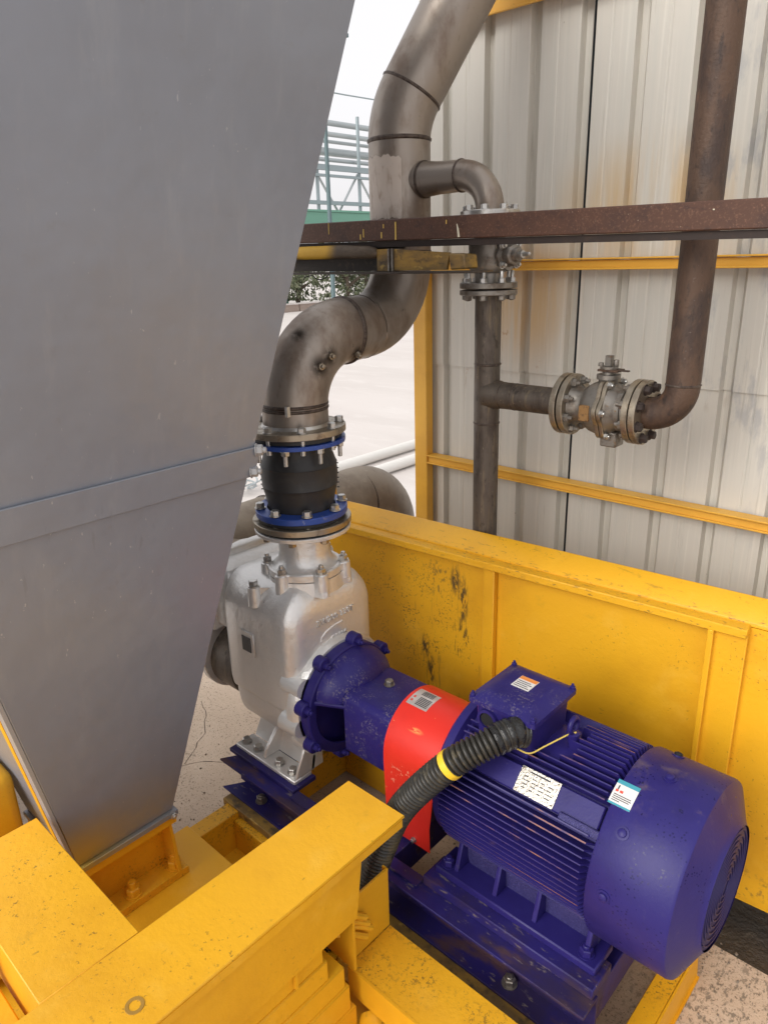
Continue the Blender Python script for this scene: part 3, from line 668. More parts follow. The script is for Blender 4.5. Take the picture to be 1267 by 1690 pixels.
# ---- rubber joint
rj = thing('rubber_joint', 'black rubber bellows joint between two blue flanges above the silver pump', 'pipe joint', (AX, AY, 1.27))
part('upper_ring', MB().lathe([(0, .122), (0, .162), (.014, .162), (.014, .122)], (AX, AY, 1.532), (0,0,1), 48, False, False).box(AX+.02,AX+.021,AY,AY+.001,1.535,1.54), m_flange_blue, rj, bev=.002)
part('lower_ring', MB().lathe([(0, .118), (0, .158), (.022, .158), (.026, .118)], (AX, AY, 1.281), (0,0,1), 48, False, False), m_flange_blue, rj, bev=.002)
part('bellows', MB().lathe([(-.004, .150), (.008, .152), (.012, .117), (.032, .112), (.06, .116), (.100, .1255), (.112, .1275), (.114, .129), (.117, .1275), (.150, .1305), (.18, .1285), (.184, .130), (.187, .1275), (.215, .118), (.245, .112), (.262, .116), (.277, .150), (.292, .150)], (AX, AY, 1.272), (0,0,1), 48), m_rubber, rj)
for k in range(26):
    a = k*2*PI/26+.1; zz = 1.375+.075*((k*7) % 5)/4
    if k % 2 == 0: pass
mbn = MB()
for sgn in (1, -1):
    for k in range(6):
        z = 1.365+k*.017; v = Vector((.73*sgn, .68*sgn, 0)).normalized(); p0 = Vector((AX, AY, z))+v*.126
        mbn.cyl(p0, p0+v*.008, .0022, n=6)
part('rubber_nibs', mbn, m_rubber, rj)
bolt_circle(rj, (AX, AY, 1.307), (0,0,1), .141, 8, .031, 0, m_zinc, .25)
bolt_circle(rj, (AX, AY, 1.532), (0,0,-1), .145, 8, .028, .052, m_zinc, .25, 'nut')
me = bolt_mesh('bolt', .026, 0, m_zinc)
bolt_circle(rj, (AX, AY, 1.5875), (0,0,1), .145, 8, .028, 0, m_zinc, .25)
st = MB().cyl((0,0,0), (0,0,-.06), .0085, n=10); stm = mesh_from('stud', st, m_zinc)
for k in range(8):
    th = 2*PI*(k+.25)/8
    put('stud', stm, rj, (AX+.141*math.cos(th), AY+.141*math.sin(th), 1.283))
    th += 0
    put('stud', stm, rj, (AX+.145*math.cos(th), AY+.145*math.sin(th), 1.575))

# ------------------------------------------------------------------ the pump
pump = thing('water_pump', 'silver painted self priming pump with blue bearing bracket on the blue base', 'pump', (-1.86, 1.54, .345))
def xsec(x, y0, y1, z0, z1, rt, rb, bulge=0.0, k=8):
    out = []; yc, hw = (y0+y1)/2, (y1-y0)/2
    for cy_, cz_, a, r in ((y1-rt, z1-rt, 0, rt), (y0+rt, z1-rt, PI/2, rt), (y0+rb, z0+rb, PI, rb), (y1-rb, z0+rb, 1.5*PI, rb)):
        for i in range(k+1):
            t = a+PI/2*i/k; out.append([x, cy_+r*math.cos(t), cz_+r*math.sin(t)])
        if a == 0:
            for i in range(1, 8): out.append([x, y1-rt+(y0+rt-(y1-rt))*i/8, z1])
    for p in out:
        if p[2] > z1-rt-.001: p[2] += bulge*max(0, 1-abs((p[1]-yc)/hw)**5)*((p[2]-(z1-rt))/rt)
    return out
def casing(y0, y1, z0, z1, rt, rb, xa, xb, f, bulge):
    L = []
    for x, d, bl in ((xa, .09, .5), (xa+.010, .045, .7), (xa+.030, .014, .9), (xa+.06, 0, 1), (xa+.12, 0, 1), ((xa+xb)/2, 0, 1), (xb-.10, 0, 1), (xb-f, 0, .85), (xb-f*.6, f*.10, .66), (xb-f*.28, f*.33, .42), (xb-f*.08, f*.68, .22), (xb, f*1.1, .10)):
        L.append(xsec(x, y0+d, y1-d, z0+d, z1-d, max(rt-d*.4, .02), max(rb-d*.4, .02), bulge*bl))
    return MB().loft(L)
part('casing', casing(1.340, 1.750, .575, 1.012, .085, .035, -2.115, -1.698, .055, .044), m_silver, pump, smooth=60)
part('lower_casing', casing(1.349, 1.741, .415, .66, .03, .135, -2.095, -1.706, .055, 0), m_silver, pump, smooth=60)
part('front_boss', MB().loft([[(x, 1.545+(.215+.0)*math.cos(t)*k, .612+.215*math.sin(t)*k) for t in [2*PI*i/40 for i in range(40)]] for x, k in ((-1.72, 1.06), (-1.69, 1.05), (-1.672, 1.0))]), m_silver, pump)
# lugs of the casing behind the cover screws
for a in (150, 192, 225):
    y, z = 1.545+.205*math.cos(R(a)), .612+.205*math.sin(R(a))
    part('screw_boss', MB().cyl((-1.76, y, z), (-1.672, y, z), .040, .036, 16), m_silver, pump)
# suction housing at the back
part('suction_cover', MB().hexa([(-2.19,1.36,.80),(-2.08,1.36,.80),(-2.08,1.70,.80),(-2.19,1.70,.80),(-2.19,1.38,1.075),(-2.085,1.38,1.020),(-2.085,1.68,1.020),(-2.19,1.68,1.075)]), m_silver, pump, bev=.02, seg=3)
part('suction_rim', MB().hexa([(-2.184,1.345,.78),(-2.155,1.345,.78),(-2.155,1.72,.78),(-2.184,1.72,.78),(-2.184,1.36,1.092),(-2.155,1.36,1.078),(-2.155,1.70,1.078),(-2.184,1.70,1.092)]), m_silver, pump, bev=.008, seg=2)
# outlet boss, neck, flange
def lobed(r, lr, n, ph, z, k=96):
    out = []
    for i in range(k):
        t = 2*PI*i/k; d = abs(((t-ph)/(2*PI)*n+.5) % 1-.5)*2*PI/n*r
        out.append((AX+math.cos(t)*(r+lr*math.exp(-(d/.020)**4)), AY+math.sin(t)*(r+lr*math.exp(-(d/.020)**4)), z))
    return out
NB, PHB = 6, R(-18)
part('outlet_boss', MB().loft([lobed(.137, .026, NB, PHB, 1.012), lobed(.134, .025, NB, PHB, 1.04), lobed(.131, .024, NB, PHB, 1.062)]), m_silver, pump, smooth=30)
part('outlet_base', MB().loft([lobed(.131, .024, NB, PHB, 1.0655), lobed(.131, .024, NB, PHB, 1.089), lobed(.127, .022, NB, PHB, 1.093)]), m_silver, pump, smooth=30)
part('outlet_neck', MB().lathe([(0, .120), (.005, .112), (.012, .102), (.025, .094), (.05, .089), (.131, .088)], (AX, AY, 1.091), (0,0,1), 40, False, False), m_silver, pump)
part('outlet_flange', MB().lathe([(0, .09), (0, .166), (.015, .167), (.016, .09)], (AX, AY, 1.221), (0,0,1), 48, False, False), m_silver, pump, bev=.002)
part('gasket', MB().cyl((AX, AY, 1.2375), (AX, AY, 1.2445), .160, n=48), m_black, pump)
part('counter_flange', MB().lathe([(0, .09), (0, .170), (.021, .170), (.0215, .09)], (AX, AY, 1.245), (0,0,1), 48, False, False), m_goldsteel, pump, bev=.002)
bolt_circle(pump, (AX, AY, 1.2205), (0,0,-1), .141, 8, .029, 0, m_goldsteel, .25, 'nut')
for k in range(NB):
    t = PHB+2*PI*k/NB; x, y = AX+.135*math.cos(t), AY+.135*math.sin(t)
    part('stud_boss', MB().lathe([(0, .020), (.006, .026), (.03, .025), (.062, .023), (.068, .017)], (x, y, 1.028), (0,0,1), 16), m_silver, pump)
    put('nut', bolt_mesh('nut', .031, .030, m_zinc), pump, (x, y, 1.096))
# filler plug, plate, lettering
part('filler_plug', MB().lathe([(0, .020), (.004, .024), (.075, .022), (.078, .018)], (-1.895, 1.355, .965), (0,0,1), 18), m_silver, pump)
part('plug_gusset', MB().prism([(-1.890, 1.36, 1.035), (-1.840, 1.40, 1.035), (-1.890, 1.36, .96)], (0, .006, 0)), m_silver, pump)
put('plug_head', bolt_mesh('plug_head', .034, 0, m_zinc), pump, (-1.895, 1.355, 1.043))
part('plate_frame', MB().box(-1.975, -1.898, 1.334, 1.3395, .765, .858), m_silver, pump, bev=.002)
part('nameplate', MB().box(-1.963, -1.915, 1.3315, 1.3338, .780, .838), m_darkplate, pump)
mx = basis((-1.6975, 1.548, .915), (0,1,0), (0,0,1), (1,0,0))
text_part('cast_lettering', 'ZW200-330T', .032, mx, m_silver, pump, .004)
text_part('cast_lettering', 'CF8M', .032, basis((-1.6975, 1.560, .833), (0,1,0), (0,0,1), (1,0,0)), m_silver, pump, .003)
part('direction_arrow', MB().tube([(-1.699, 1.475+.0, .845), (-1.699, 1.478, .857), (-1.699, 1.50, .872), (-1.699, 1.54, .882), (-1.699, 1.58, .884)], .004, 6).prism([(-1.7, 1.468, .842), (-1.7, 1.486, .846), (-1.7, 1.474, .826)], (.004, 0, 0)), m_silver, pump)
# feet
def foot(sy, y0, y1):
    part('foot_plate', MB().box(-2.045, -1.70, min(y0,y1), max(y0,y1), .330, .346), m_silver, pump, bev=.003)
    yi = y1
    for x0, x1, z in ((-1.896, -1.882, .45), (-1.714, -1.702, .50)):
        part('foot_gusset', MB().prism([(x0, y0+sy*.012, .3465), (x0, yi+sy*.06, .3465), (x0, yi+sy*.06, z), (x0, yi-sy*.005, z-.005), (x0, y0+sy*.02, .375)], (x1-x0, 0, 0)), m_silver, pump, bev=.003)
    part('foot_web', MB().prism([(-2.03, yi, .3465), (-1.702, yi, .3465), (-1.702, yi+sy*.03, .49), (-1.74, yi+sy*.03, .44), (-1.80, yi+sy*.03, .425), (-1.88, yi+sy*.03, .425), (-1.96, yi+sy*.03, .44), (-2.0, yi+sy*.03, .47)], (0, sy*.012, 0)), m_silver, pump)
    for x in (-2.015, -1.945, -1.82, -1.745): put('foot_bolt', bolt_mesh('foot_bolt', .034, 0, m_zinc), pump, (x, (y0+y1)/2+sy*-.01, .3465))
foot(1, 1.312, 1.395); foot(-1, 1.765, 1.685)
# ---- bearing bracket (blue)
cy, cz = 1.545, .612
part('cover_flange', MB().lathe([(0, .168), (0, .206), (.036, .206), (.040, .201), (.040, .172), (.036, .168)], (-1.6705, cy, cz), (1,0,0), 64, False, False), m_blue, pump, smooth=30)
part('cover_back', MB().cyl((-1.6695, cy, cz), (-1.666, cy, cz), .1675, n=48), m_blue, pump)
for k in range(8):
    a = R(77-45*k+0)
    y, z = cy-.0+.212*math.cos(a), cz+.212*math.sin(a)
    part('lug', MB().lathe([(0, .027), (.034, .027), (.038, .023)], (-1.672, y, z), (1,0,0), 16), m_blue, pump)
    put('bolt', bolt_mesh('bolt', .026, .026, m_blue), pump, (-1.634, y, z), (1,0,0))
# dome: upper half shell tapering into the housing
loops = []; zd = cz+.070
for i in range(11):
    t = i/10; x = -1.634+.112*math.sin(t*PI/2*.985); ry = max(.166*math.cos(t*PI/2)**.75, .05); rz = max(.126*math.cos(t*PI/2)**.75, .040)
    loops.append([(x, cy+math.cos(a)*ry, zd+math.sin(a)*rz) for a in [PI*j/28 for j in range(29)]])
part('dome', MB().loft(loops, True, True), m_blue_dusty, pump, smooth=55)
part('dome_rim', MB().prism([(-1.634, cy-.178, zd-.016), (-1.634, cy+.178, zd-.016), (-1.53, cy+.124, zd-.016), (-1.53, cy-.124, zd-.016)], (0, 0, .0155)), m_blue, pump, bev=.004)
part('bearing_housing', MB().loft([rr for rr in ([ (x, cy+yy, cz+zz) for (yy, zz) in ((-.112,-.120),(-.125,-.105),(-.125,.095),(-.105,.112),(.105,.112),(.125,.095),(.125,-.105),(.112,-.120))] for x in (-1.545, -1.30))]), m_blue_dusty, pump, bev=.006, smooth=30)
part('lower_rib', MB().prism([(-1.637, cy-.03, cz-.19), (-1.637, cy-.03, cz-.10), (-1.54, cy-.03, cz-.10)], (0, .06, 0)), m_blue, pump)
put('housing_plug', bolt_mesh('housing_plug', .030, 0, m_oldsteel), pump, (-1.462, 1.565, cz+.1125))
part('shaft', MB().cyl((-1.30, cy, cz), (-1.10, cy, cz), .03, n=20), m_steel, pump)

# ---- coupling guard
cg = thing('coupling_guard', 'red sheet metal coupling guard arched over the shaft between pump and motor', 'guard', (-1.22, 1.545, .31))
RG = .158
prof = [(cy-RG+.012, .315), (cy-RG, .42), (cy-RG, cz-.04)] + [(cy-math.cos(t)*RG, cz+math.sin(t)*RG) for t in [PI*j/24 for j in range(25)]] + [(cy+RG, .42), (cy+RG, .315)]
def xr(z):
    t = min(1, max(0, (z-.28)/.16)); q = min(1, max(0, (z-.30)/.36)); q = q*q*(3-2*q)
    return (-1.275-.055*t**.7, -1.152+.030*q)
vs = []; th = .0022
for (y, z) in prof:
    n = Vector((0, y-cy, max(z-cz, 0))).normalized(); a, b = xr(z)
    vs += [(a, y, z), (b, y, z), (b, y-n.y*th, z-n.z*th), (a, y-n.y*th, z-n.z*th)]
mb = MB(); fs = []; fi = []
for i in range(len(prof)-1):
    q = 4*i; fs += [(q, q+1, q+5, q+4), (q+1, q+2, q+6, q+5), (q+3, q, q+4, q+7)]; fi.append((q+2, q+3, q+7, q+6))
mb.add(vs, fs+[(0,1,2,3), (len(vs)-1, len(vs)-2, len(vs)-3, len(vs)-4)])
o0 = len(mb.f); mb.mat(1)
for f in fi: mb.f.append(f); mb.mi.append(1)
part('guard_sheet', mb, [m_red, m_red_in], cg, smooth=40)
def cylpatch(x0, x1, a0, a1, cyy, czz, r, n=8):
    """curved sticker on a cylinder about X; angles from -Y upwards, degrees"""
    vs = []; fs = []
    for i in range(n+1):
        a = R(a0+(a1-a0)*i/n)
        for x in (x0, x1): vs.append((x, cyy-math.cos(a)*r, czz+math.sin(a)*r))
        for x in (x0, x1): vs.append((x, cyy-math.cos(a)*(r-.0006), czz+math.sin(a)*(r-.0006)))
    for i in range(n):
        q = 4*i; fs += [(q, q+1, q+5, q+4), (q+3, q+2, q+6, q+7), (q, q+4, q+6, q+2), (q+1, q+3, q+7, q+5)]
    fs += [(0, 2, 3, 1), (4*n, 4*n+1, 4*n+3, 4*n+2)]
    return MB().add(vs, fs)
st = part('sticker', cylpatch(-1.318, -1.235, 68, 97, cy, cz, RG+.0008), m_silverlabel, cg, label='silver printed label on top of the red guard')
mb = MB()
for k in range(6): mb.v, mb.f, mb.mi = mb.v, mb.f, mb.mi; c2 = cylpatch(-1.288, -1.242, 71+k*2.2, 72+k*2.2, cy, cz, RG+.0015, 1); mb.add(c2.v, c2.f)
for k in range(4): c2 = cylpatch(-1.295, -1.250, 87+k*2.2, 88+k*2.2, cy, cz, RG+.0015, 1); mb.add(c2.v, c2.f)
part('printed_lines', mb, m_ink, st)
c2 = cylpatch(-1.311, -1.303, 73, 76, cy, cz, RG+.0015, 2); c3 = cylpatch(-1.311, -1.303, 79, 82, cy, cz, RG+.0015, 2); c2.add(c3.v, c3.f)
part('red_mark', c2, m_inkred, st)
for x in (-1.215,): put('screw', bolt_mesh('screw', .016, 0, m_zinc), cg, (x, cy-RG+.009, .333), (0,-1,0))

# ------------------------------------------------------------------ the motor
mo = thing('electric_motor', 'large dark blue finned electric motor with smooth fan cover and terminal box', 'motor', (-.8, 1.555, .345))
my, mz = 1.555, .625
part('frame', MB().lathe([(0, .10), (0, .222), (.010, .233), (.034, .234), (.044, .212), (.51, .212)], (-1.088, my, mz), (1,0,0), 64), m_blue, mo)
part('end_shield', MB().lathe([(0, .10), (.004, .17), (.018, .195), (.019, .05)], (-1.107, my, mz), (1,0,0), 48), m_blue, mo)
fin_cache = {}
def fin(x0, x1, ang):
    k = (round(x0, 3), round(x1, 3))
    if k not in fin_cache:
        mb = MB(); t0, t1 = .0036, .0018
        r0_, r1_ = .205, .243
        # local: fin stands along +Z; bottom at r0, tip at r1
        p = [(x0, -t0, r0_), (x1, -t0, r0_), (x1, t0, r0_), (x0, t0, r0_), (x0+.004, -t1, r1_), (x1-.022, -t1, r1_), (x1-.022, t1, r1_), (x0+.004, t1, r1_)]
        p = [(a+.8, b, c) for a, b, c in p]
        mb.add(p, [(0,1,5,4), (2,3,7,6), (1,2,6,5), (3,0,4,7)]); mb.mat(1); mb.add(p[4:], [(0,1,2,3)])
        fin_cache[k] = mesh_from('cooling_fin', mb, [m_fin, m_fintip], smooth=20)
    o = bpy.data.objects.new('cooling_fin', fin_cache[k]); COL.objects.link(o); o.parent = mo
    o.location = Vector((-.8, my, mz))-OFF[mo]
    o.rotation_euler = (R(90-ang), 0, 0)
step = 4.5
a = -44.0
while a < 224:
    if 33 < a < 54: pass
    elif 68 < a < 118: fin(-.765 + (.03 if int(a) % 2 else 0), -.585, a)
    elif 54 <= a <= 68: fin(-1.04, -.585, a)
    elif a > 150 and int(a*10) % 2: pass
    else: fin(-1.055, -.590, a)
    a += step
def tang(x0, x1, ang, half, r0_, r1_):
    a = R(ang); n = Vector((0, -math.cos(a), math.sin(a))); t = Vector((0, math.sin(a), math.cos(a))); c = Vector((0, my, mz))
    p = []
    for r in (r0_, r1_):
        for (x, s) in ((x0, -half), (x1, -half), (x1, half), (x0, half)): p.append(Vector((x, 0, 0))+c+n*r+t*s)
    return MB().hexa(p)
part('nameplate_pad', tang(-1.03, -.60, 43.5, .034, .19, .2265), m_blue, mo, bev=.003)
part('cable_boss', tang(-.70, -.588, 34.5, .011, .20, .238), m_blue_cast, mo, bev=.002, label='rough cast rail beside the nameplate')
pl = part('nameplate', tang(-.838, -.722, 44, .034, .2275, .2295), m_plate, mo, label='bare metal nameplate wet with drops')
mbp = MB()
def tline(xa, xb, v, h):
    a = R(44); n = Vector((0, -math.cos(a), math.sin(a))); t = Vector((0, math.sin(a), math.cos(a))); c = Vector((0, my, mz))+n*.22955
    mbp.add([Vector((xx, 0, 0))+c+t*vv+n*q for q in (0, .0003) for (xx, vv) in ((xa, v-h), (xb, v-h), (xb, v+h), (xa, v+h))], [(4,5,6,7), (0,1,5,4), (1,2,6,5), (2,3,7,6), (3,0,4,7)])
for v in (.016, .006, -.004, -.014, -.023): tline(-.826, -.734, v+.005, .0003)
for v in (.012, .002, -.008, -.018):
    for xa in (-.822, -.798, -.774, -.752): tline(xa, xa+.010+.004*((int(xa*1000)+int(v*1000)) % 3), v, .0014)
tline(-.812, -.752, .026, .0022)
part('stamped_lines', mbp, m_ink, pl)
for x in (-.832, -.728):
    for s in (-.028, .028):
        a = R(44); n = Vector((0, -math.cos(a), math.sin(a))); t = Vector((0, math.sin(a), math.cos(a)))
        part('rivet', MB().lathe([(0, .0035), (.002, .003), (.0028, .001)], Vector((x, my, mz))+n*.2296+t*s, n, 8), m_goldsteel, pl)
# feet of the motor
for sy in (-1, 1):
    ya, yb = my+sy*.225, my+sy*.12
    y0, y1 = min(ya, yb), max(ya, yb)
    part('foot_plate', MB().box(-1.075, -.555, y0, y1, .347, .372), m_blue, mo, bev=.004)
    part('foot_wall', MB().prism([(-1.0, my+sy*.150, .3725), (-.585, my+sy*.150, .3725), (-.585, my+sy*.160, .50), (-1.04, my+sy*.160, .50)], (0, -sy*.03, 0)), m_blue_cast, mo, label='rough textured foot web under the fins')
    for x in (-1.02, -.885, -.755, -.60):
        part('foot_rib', MB().prism([(x, my+sy*.205, .3725), (x, my+sy*.145, .3725), (x, my+sy*.145, .49), (x, my+sy*.175, .47)], (.014, 0, 0)), m_blue, mo, bev=.002)
    for x in (-1.045, -.595): put('foot_bolt', bolt_mesh('foot_bolt', .036, .03, m_blue), mo, (x, my+sy*.195, .3725))
# fan cover
part('fan_cover', MB().lathe([(0, .236), (0, .2535), (.004, .2555), (.196, .2545), (.203, .251), (.236, .176), (.246, .160), (.249, .158)], (-.588, my, mz-.008), (1,0,0), 72, False, False), m_blue_wet, mo, smooth=28)
mb = MB().cyl((-.348, my, mz-.008), (-.344, my, mz-.008), .157, n=48)
part('end_mesh', mb, m_grille, mo)
for k in range(9):
    r = .022+.0155*k
    part('grille_ring', MB().tube(arc((-.342, my, mz-.008), (0,1,0), (0,0,1), r, 0, 2*PI, 40), .0022, 6, False), m_grille, mo)
for x, ang in ((-.498, 86), (-.537, 44), (-.527, 116), (-.54, 8)):
    a = R(ang); n = Vector((0, -math.cos(a), math.sin(a))); c = Vector((x, my, mz-.008))
    part('cover_screw_recess', MB().lathe([(0, .0165), (.0025, .0165), (.003, .012)], c+n*.2545, n, 20), m_blue, mo)
    part('cover_screw', MB().lathe([(.002, .011), (.007, .0105), (.0095, .005)], c+n*.2555, n, 14), m_black if ang > 100 else m_blue, mo)
s2 = part('sticker', cylpatch(-.597, -.541, 55.5, 70.5, my, mz-.008, .2562), m_white, mo, label='white sticker with teal bars on the fan cover')
part('teal_bar', MB().add(*(lambda c: (c.v, c.f))(cylpatch(-.597, -.541, 68.0, 70.5, my, mz-.008, .2570, 2))), m_teal, s2)
part('teal_bar', MB().add(*(lambda c: (c.v, c.f))(cylpatch(-.597, -.541, 55.5, 56.6, my, mz-.008, .2570, 2))), m_teal, s2)
mb = MB()
for k, (xa, xb) in enumerate(((-.592, -.548), (-.592, -.546), (-.592, -.550), (-.592, -.572))):
    c2 = cylpatch(xa, xb, 61.2-k*1.15, 61.6-k*1.15, my, mz-.008, .2568, 1); mb.add(c2.v, c2.f)
part('printed_lines', mb, m_ink, s2)
mb = MB()
for xa, xb in ((-.592, -.585), (-.581, -.573)):
    c2 = cylpatch(xa, xb, 63.0, 64.4, my, mz-.008, .2568, 1); mb.add(c2.v, c2.f)
part('red_mark', mb, m_inkred, s2)
c2 = cylpatch(-.589, -.586, 64.6, 67.0, my, mz-.008, .2568, 1)
part('print_mark', c2, m_ink, s2)
# terminal box
part('box_neck', MB().box(-.985, -.835, 1.425, 1.62, .80, .846), m_blue, mo, bev=.006)
tb = part('terminal_box', MB().loft([rrect(-1.003, -.828, 1.432, 1.622, .012, .835, 3), rrect(-1.008, -.824, 1.426, 1.626, .014, .93, 3)]), m_blue, mo, smooth=30)
part('box_lid', MB().loft([rrect(-1.022, -.810, 1.412, 1.640, .010, .9315, 3), rrect(-1.022, -.810, 1.412, 1.640, .010, .945, 3), rrect(-1.008, -.824, 1.426, 1.626, .014, .951, 3), rrect(-.990, -.842, 1.444, 1.608, .02, .962, 3), rrect(-.975, -.857, 1.459, 1.593, .02, .964, 3)]), m_blue_dusty, tb, smooth=25)
for x in (-1.012, -.820):
    for y in (1.422, 1.630): put('lid_screw', bolt_mesh('lid_screw', .015, .016, m_blue), tb, (x, y, .946)); 
s3 = part('warning_sticker', MB().box(-.948, -.892, 1.512, 1.572, .9643, .9650), m_white, tb, label='small orange and white warning label on the lid')
part('orange_band', MB().box(-.947, -.893, 1.555, 1.571, .9651, .9655), m_orange, s3)
mb = MB()
for k in range(4): mb.box(-.944, -.897-.008*(k % 2), 1.518+k*.009, 1.5205+k*.009, .9651, .9655)
part('printed_lines', mb, m_ink, s3)
part('cable_port', MB().lathe([(0, .034), (.012, .032), (.0125, .024), (-.004, .023)], (-.962, 1.43, .888), (0,-1,0), 24, False, True), m_blue, tb)
part('port_hole', MB().cyl((-.962, 1.4335, .888), (-.962, 1.4225, .888), .0225, n=20), m_black, tb)
# eyebolt and the string through it
ex, ey, ez = -.762, 1.535, .868
eb = part('eyebolt', MB().tube(arc((ex, ey, ez+.036), (0,1,0), (0,0,1), .020, 0, 2*PI, 24), .0075, 10, False).lathe([(-.03, .010), (.004, .018), (.012, .019), (.016, .010), (.02, .008)], (ex, ey, ez), (0,0,1), 18), m_blue, mo)
single('yellow_string', MB().tube(bez([(ex+.012, ey-.006, ez+.022), (ex-.005, ey-.014, ez+.012), (-.80, 1.46, .862), (-.823, 1.420, .850), (-.85, 1.40, .862), (-.875, 1.385, .872)], 6), .0022, 6), m_string,
       'thin yellow string tied from the eyebolt to the hose end', 'string', (-.8, 1.45, .86))

# ---- flexible conduit
hose = thing('cable_hose', 'black ribbed cable hose curving from terminal box down behind the yellow girder', 'hose', (-.95, 1.3, .6))
hp = bez([(-.853, 1.428, .900), (-.868, 1.395, .906), (-.905, 1.335, .886), (-.969, 1.272, .832), (-1.061, 1.236, .712), (-1.124, 1.216, .602), (-1.172, 1.196, .455), (-1.20, 1.17, .34), (-1.215, 1.12, .25), (-1.26, 1.02, .20)], 14)
# resample to even steps
def resample(P, ds):
    out = [P[0]]; left = ds
    for a, b in zip(P, P[1:]):
        L = (b-a).length; t = left
        while t <= L: out.append(a+(b-a)*(t/L)); t += ds
        left = t-L
    return out
hp = resample(hp, .0034)
rr = [.0365+(.0046, .0026, -.0060, .0026)[i % 4] for i in range(len(hp))]
part('hose', MB().tube(hp, rr, 20), m_hose, hose, smooth=60)
nt = 27
part('tape_wrap', MB().tube(hp[:nt], [.0405+.0022*math.sin(i*1.1)+.001*math.sin(i*2.3) for i in range(nt)], 24), m_tape, hose, smooth=60)
iy = min(range(len(hp)), key=lambda i: (hp[i]-Vector((-.972, 1.270, .828))).length)
part('yellow_band', MB().tube(hp[iy-2:iy+4], .0415, 24), m_ytape, hose)

# ------------------------------------------------------------------ blue base frame
base = thing('base_frame', 'dark blue channel steel base frame under pump and motor', 'base frame', (-1.3, 1.55, .175))
x0, x1 = -2.035, -.535
for yw, sy in ((1.315, -1), (1.795, 1)):
    ya = yw+sy*.075
    part('channel_web', MB().box(x0, x1, yw-.004, yw+.004, .184, .302), m_blue_base, base)
    for za, zb in ((.174, .1835), (.3025, .312)):
        part('channel_flange', MB().prism([(x0-.02, ya, za), (x1, ya, za), (x1, yw-sy*.004, za), (x0+.03, yw-sy*.004, za)], (0, 0, zb-za)), m_blue_base, base, bev=.0015)
for xa in (x1-.07, -1.30): part('cross_channel', MB().box(xa, xa+.06, 1.3195, 1.7905, .19, .300), m_blue_base, base, bev=.002)
part('cross_channel', MB().box(x0+.035, x0+.095, 1.3195, 1.7905, .19, .300), m_blue_base, base, bev=.002)
for y0, y1 in ((1.290, 1.400), (1.680, 1.80)):
    part('pump_pad', MB().box(-2.06, -1.685, y0, y1, .3125, .3295), m_blue_base, base, bev=.002)
    part('motor_pad', MB().box(-1.095, -.54, y0+.005, y1, .3125, .3465), m_blue_base, base, bev=.003)
part('long_angle', MB().box(-1.68, -1.10, 1.27, 1.31, .3125, .322), m_blue_base, base)
for x in (-1.875, -.775): put('anchor_bolt', bolt_mesh('anchor_bolt', .036, .028, m_oldsteel), base, (x, 1.285, .184))

# ------------------------------------------------------------------ yellow skid frame
sk = thing('skid_frame', 'low yellow painted skid of beams and plates under the blue base', 'skid', (-1.4, 1.2, 0))
part('long_beam', MB().box(-1.985, -1.915, .45, 1.95, .005, .165), m_yel_dirty, sk, bev=.003)
part('cover_plate', MB().box(-1.99, -1.20, .25, 1.035, .1665, .1735), m_yel, sk, bev=.001)
part('cross_beam', MB().box(-1.914, -.56, 1.180, 1.330, .005, .140), m_yel_dirty, sk, bev=.003)
part('bearing_strip', MB().box(-2.01, -.57, 1.205, 1.345, .1415, .1735), m_burnt, sk, bev=.002, label='rusty strip between skid and blue channel')
part('cross_beam', MB().box(-1.914, -.56, 1.76, 1.84, .005, .1725), m_yel_dirty, sk, bev=.003)
part('cross_beam', MB().box(-1.914, -.56, 1.000, 1.034, .005, .164), m_yel, sk)
part('pit_floor', MB().box(-1.914, -1.10, 1.035, 1.229, .005, .012), m_yel_dirty, sk)
part('gusset', MB().prism([(-1.60, 1.20, .013), (-1.60, 1.045, .013), (-1.60, 1.045, .12)], (.008, 0, 0)), m_yel, sk)
part('gusset', MB().prism([(-1.86, 1.05, .013), (-1.70, 1.10, .013), (-1.70, 1.10, .09)], (.01, .08, 0)), m_yel, sk)
part('end_beam', MB().box(-.505, -.445, .75, 1.80, .012, .10), m_yel_dirty, sk, bev=.002)
part('end_beam_flange', MB().box(-.444, -.425, .75, 1.80, .002, .010), m_yel_clean, sk)
part('end_beam_face', MB().hexa([(-.444,.75,.0105),(-.432,.75,.0105),(-.432,1.80,.0105),(-.444,1.80,.0105),(-.444,.75,.10),(-.438,.75,.10),(-.438,1.80,.10),(-.444,1.80,.10)]), m_yel_clean, sk)
# hopper seat on the skid
part('hopper_seat', MB().box(-2.12, -1.80, .55, .92, .1745, .20), m_yel_dirty, sk)
for y in (.885, .60): part('seat_rib', MB().prism([(-1.80, y, .2005), (-1.88, y, .2005), (-1.88, y, .385), (-1.825, y, .385)], (0, .01, 0)), m_yel_dirty, sk)
part('seat_plate', MB().box(-1.888, -1.88, .56, .92, .2005, .395), m_yel_dirty, sk)
for y in (.63, .74, .89):
    put('seat_bolt', bolt_mesh('seat_bolt',   .046, .05, m_yel_dirty), sk, (-1.835, y, .2005))

